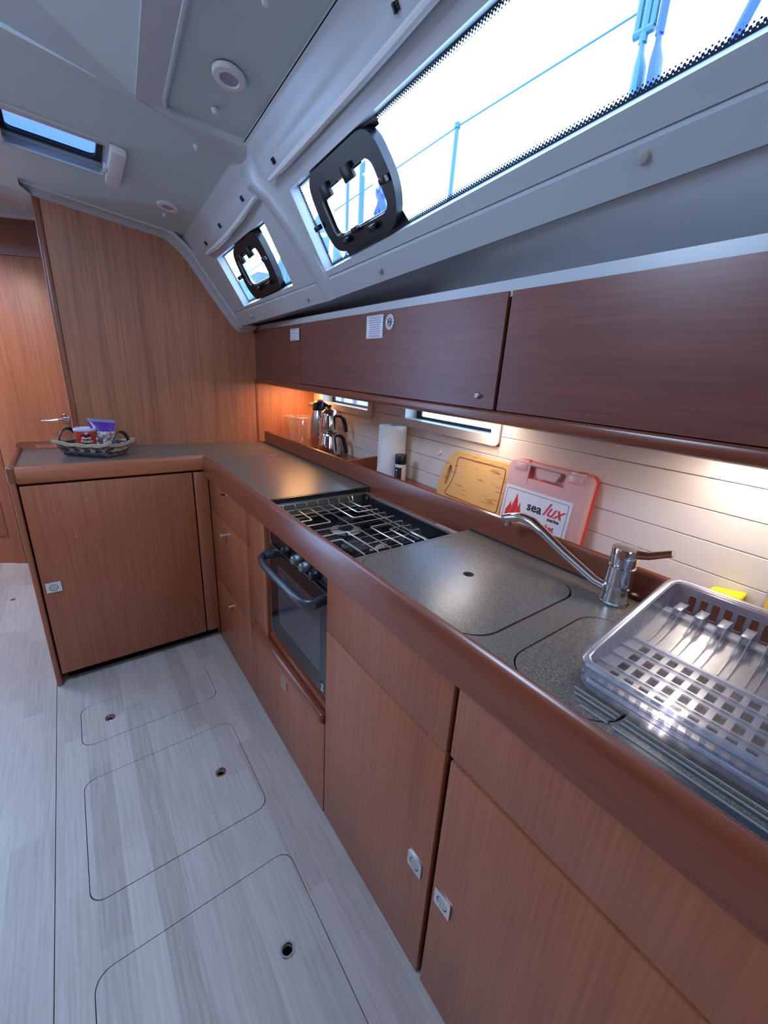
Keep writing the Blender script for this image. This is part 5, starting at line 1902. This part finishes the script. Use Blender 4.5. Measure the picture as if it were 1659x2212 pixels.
b = MB()
ell = [(0.0, 0.0)] + [(0.026 * math.cos(2 * PI * k / 20), 0.008 + 0.021 * math.sin(2 * PI * k / 20)) for k in range(20)]
b.add([canmap(u, v, 0) for u, v in ell], [(0, 1 + k, 1 + (k + 1) % 20) for k in range(20)])
em = obj('emblem', b, M_ink, cn, 'black cloud-shaped emblem')
b = MB().text('Master', 0.0125, lambda x, y, z: canmap(x, y + 0.008, 0.0006 + z * 0.2), align='CENTER', bold=0.0003, depth=0.0002)
b.text('Potato', 0.0165, lambda x, y, z: canmap(x, y - 0.007, 0.0006 + z * 0.2), align='CENTER', bold=0.0003, depth=0.0002)
obj('lettering', b, M_label, em)
b = MB()
ell = [(0.0, 0.031)] + [(0.006 * math.cos(2 * PI * k / 14), 0.031 + 0.006 * math.sin(2 * PI * k / 14)) for k in range(14)]
b.add([canmap(u, v, 0.0006) for u, v in ell], [(0, 1 + k, 1 + (k + 1) % 14) for k in range(14)])
obj('round_mark', b, mat('pink_print', (0.7, 0.35, 0.3, 1), 0.5), em)
# bag of nuts
bg_ = thing('nut_bag', 'purple-topped clear bag of pale nuts standing in the basket', 'bag', (0.104, 2.055, ZC + 0.006))
NB = Vector((0.100, 2.088, ZC + 0.008))
nbx = Vector((0.999, -0.04, 0)); nby = Vector((0.04, 0.999, 0))


def NF(u, v, w):
    tl = 0.10
    p = NB + nbx * (u + tl * -0.25 * (w - 0.04)) + nby * (v + 0.15 * w)
    return (p.x, p.y, p.z + w - 0.10 * (u + 0.03) * (w / 0.14))


def bagrow(w, half, thick):
    out = []
    for k in range(17):
        a = 2 * PI * k / 16
        out.append((half * math.cos(a), thick * math.sin(a), w))
    return out


b = MB(NF).grid([bagrow(w, h_, t_) for w, h_, t_ in ((0.004, 0.028, 0.006), (0.02, 0.038, 0.020), (0.05, 0.041, 0.024), (0.08, 0.042, 0.019), (0.094, 0.043, 0.014))])
obj('clear_film', b, M_bowl, bg_)
b = MB(NF).grid([bagrow(w, h_, t_) for w, h_, t_ in ((0.090, 0.043, 0.0155), (0.105, 0.044, 0.011), (0.122, 0.046, 0.004), (0.126, 0.046, 0.0015))])
obj('printed_top', b, M_purple, bg_, 'purple printed top of the bag')
b = MB(NF).box(-0.048, 0.047, -0.001, 0.001, 0.124, 0.138, 0.0004)
obj('seal_strip', b, mat('lilac_seal', (0.22, 0.22, 0.42, 1), 0.3), bg_)
rn = random.Random(9)
for i in range(60):
    u = rn.uniform(-0.033, 0.035)
    w = rn.uniform(0.012, 0.086)
    v = -0.013 * math.sqrt(max(0, 1 - (u / 0.043) ** 2)) + rn.uniform(-0.002, 0.004)
    r_ = rn.uniform(0.0055, 0.0075)
    b = MB(NF)
    prof_ = [(0, -r_), (r_ * 0.75, -r_ * 0.6), (r_, 0), (r_ * 0.7, r_ * 0.65), (0, r_ * 1.1)]
    b.lathe(prof_, (u, v, w), 8)
    obj('nut', b, M_nut, bg_)
b = MB().text('as', 0.026, lambda x, y, z: NF(-0.012 + x, -0.0265 + z * 0.2, 0.078 + y), bold=0.0008, depth=0.0003)
obj('lettering', b, M_label, bg_)

# ================================================================== HEADLINER FITTINGS
def disc_fit(name, x, y, r, label, prof, group):
    t_ = thing(name, label, 'ceiling light' if r > 0.02 else 'screw cap', (x, y, CZ(x, y)), group)
    return t_


for x, y, lab in ((0.406, 1.212, 'round white ceiling light above the long window, in the aft side panel'), (0.407, 1.981, 'round white ceiling light close to the bulkhead')):
    t = thing('ceiling_light', lab, 'ceiling light', (x, y, CZ(x, y) - 0.01))
    f_ = lambda u, v, w: (x + u, y + v, CZ(x + u, y + v) - w)
    b = MB().lathe([(0.037, -0.002), (0.037, 0.003), (0.034, 0.007), (0.022, 0.008), (0.0205, 0.004)], (0, 0, 0), 32, fn=f_, caps=False)
    obj('bezel', b, M_whitep, t)
    b = MB().lathe([(0.0, 0.0045), (0.0208, 0.0045), (0.0208, 0.003)], (0, 0, 0), 28, fn=f_)
    obj('lens', b, M_lens, t)
for x, y, lab in ((0.409, 1.343, 'white screw cap beside the aft ceiling light'), (0.407, 1.532, 'white screw cap just forward of the arch'), (0.409, 2.059, 'white screw cap nearest the bulkhead'), (0.405, 0.985, 'white screw cap at the top edge of the aft side panel')):
    f_ = lambda u, v, w: (x + u, y + v, CZ(x + u, y + v) - w)
    b = MB().lathe([(0.009, 0.0), (0.009, 0.002), (0.006, 0.004), (0.006, 0.008), (0.004, 0.010), (0, 0.010)], (0, 0, 0), 16, fn=f_)
    tag(obj('screw_cap', b, M_whitep), lab, 'screw cap', 'screw caps of the headliner')
for s_, y, lab in ((0.363, 0.402, 'large plastic plug under the long window'), (0.355, 1.063, 'plastic plug below the black port of the long window'), (0.343, 1.493, 'plastic plug under the small window, arch side'), (0.310, 2.010, 'plastic plug under the small window, bulkhead side')):
    b = MB().lathe([(0.009, 0.002), (0.009, -0.004), (0.007, -0.008), (0, -0.009)], (0, 0, 0), 14, fn=lambda a, c_, h: WF(s_ + a - 0.006, y + c_, h - 0.003), axis='z')
    tag(obj('plug', b, mat('plug_grey', (0.45, 0.45, 0.42, 1), 0.5)), lab, 'plug', 'plugs along the window fascia')
# rolled blinds hanging on hooks along the window tops
for k, (ys, hooks, lab) in enumerate((((2.02, 1.90, 1.75, 1.60, 1.445), ((0.004, 2.00), (0.003, 1.80), (0.004, 1.55)), 'thin white rolled blind above the small window'), ((1.328, 1.22, 1.05, 0.85, 0.775, 0.66, 0.5, 0.3), ((0.006, 1.29), (0.004, 0.752), (0.004, 0.2)), 'thin white rolled blind above the long window'))):
    t = thing('rolled_blind', lab, 'blind', WF(0.03, sum(ys) / len(ys), -0.01))
    sag = [0.028 + 0.012 * math.sin(PI * i / (len(ys) - 1)) * (1 if k == 0 else 0.6) for i in range(len(ys))]
    b = MB(WF).tube([(s_, y, -0.014) for s_, y in zip(sag, ys)], [0.006] + [0.0095] * (len(ys) - 2) + [0.006], 10)
    obj('roll', b, M_whitep, t)
    for s_, y in hooks:
        b = MB(WF).box(s_ - 0.010, s_ + 0.004, y - 0.003, y + 0.003, -0.006, 0.002, 0.001)
        b.box(s_ - 0.010, s_ + 0.004, y - 0.009, y - 0.006, -0.004, 0.002, 0.001)
        obj('hook', b, M_blackp, t)
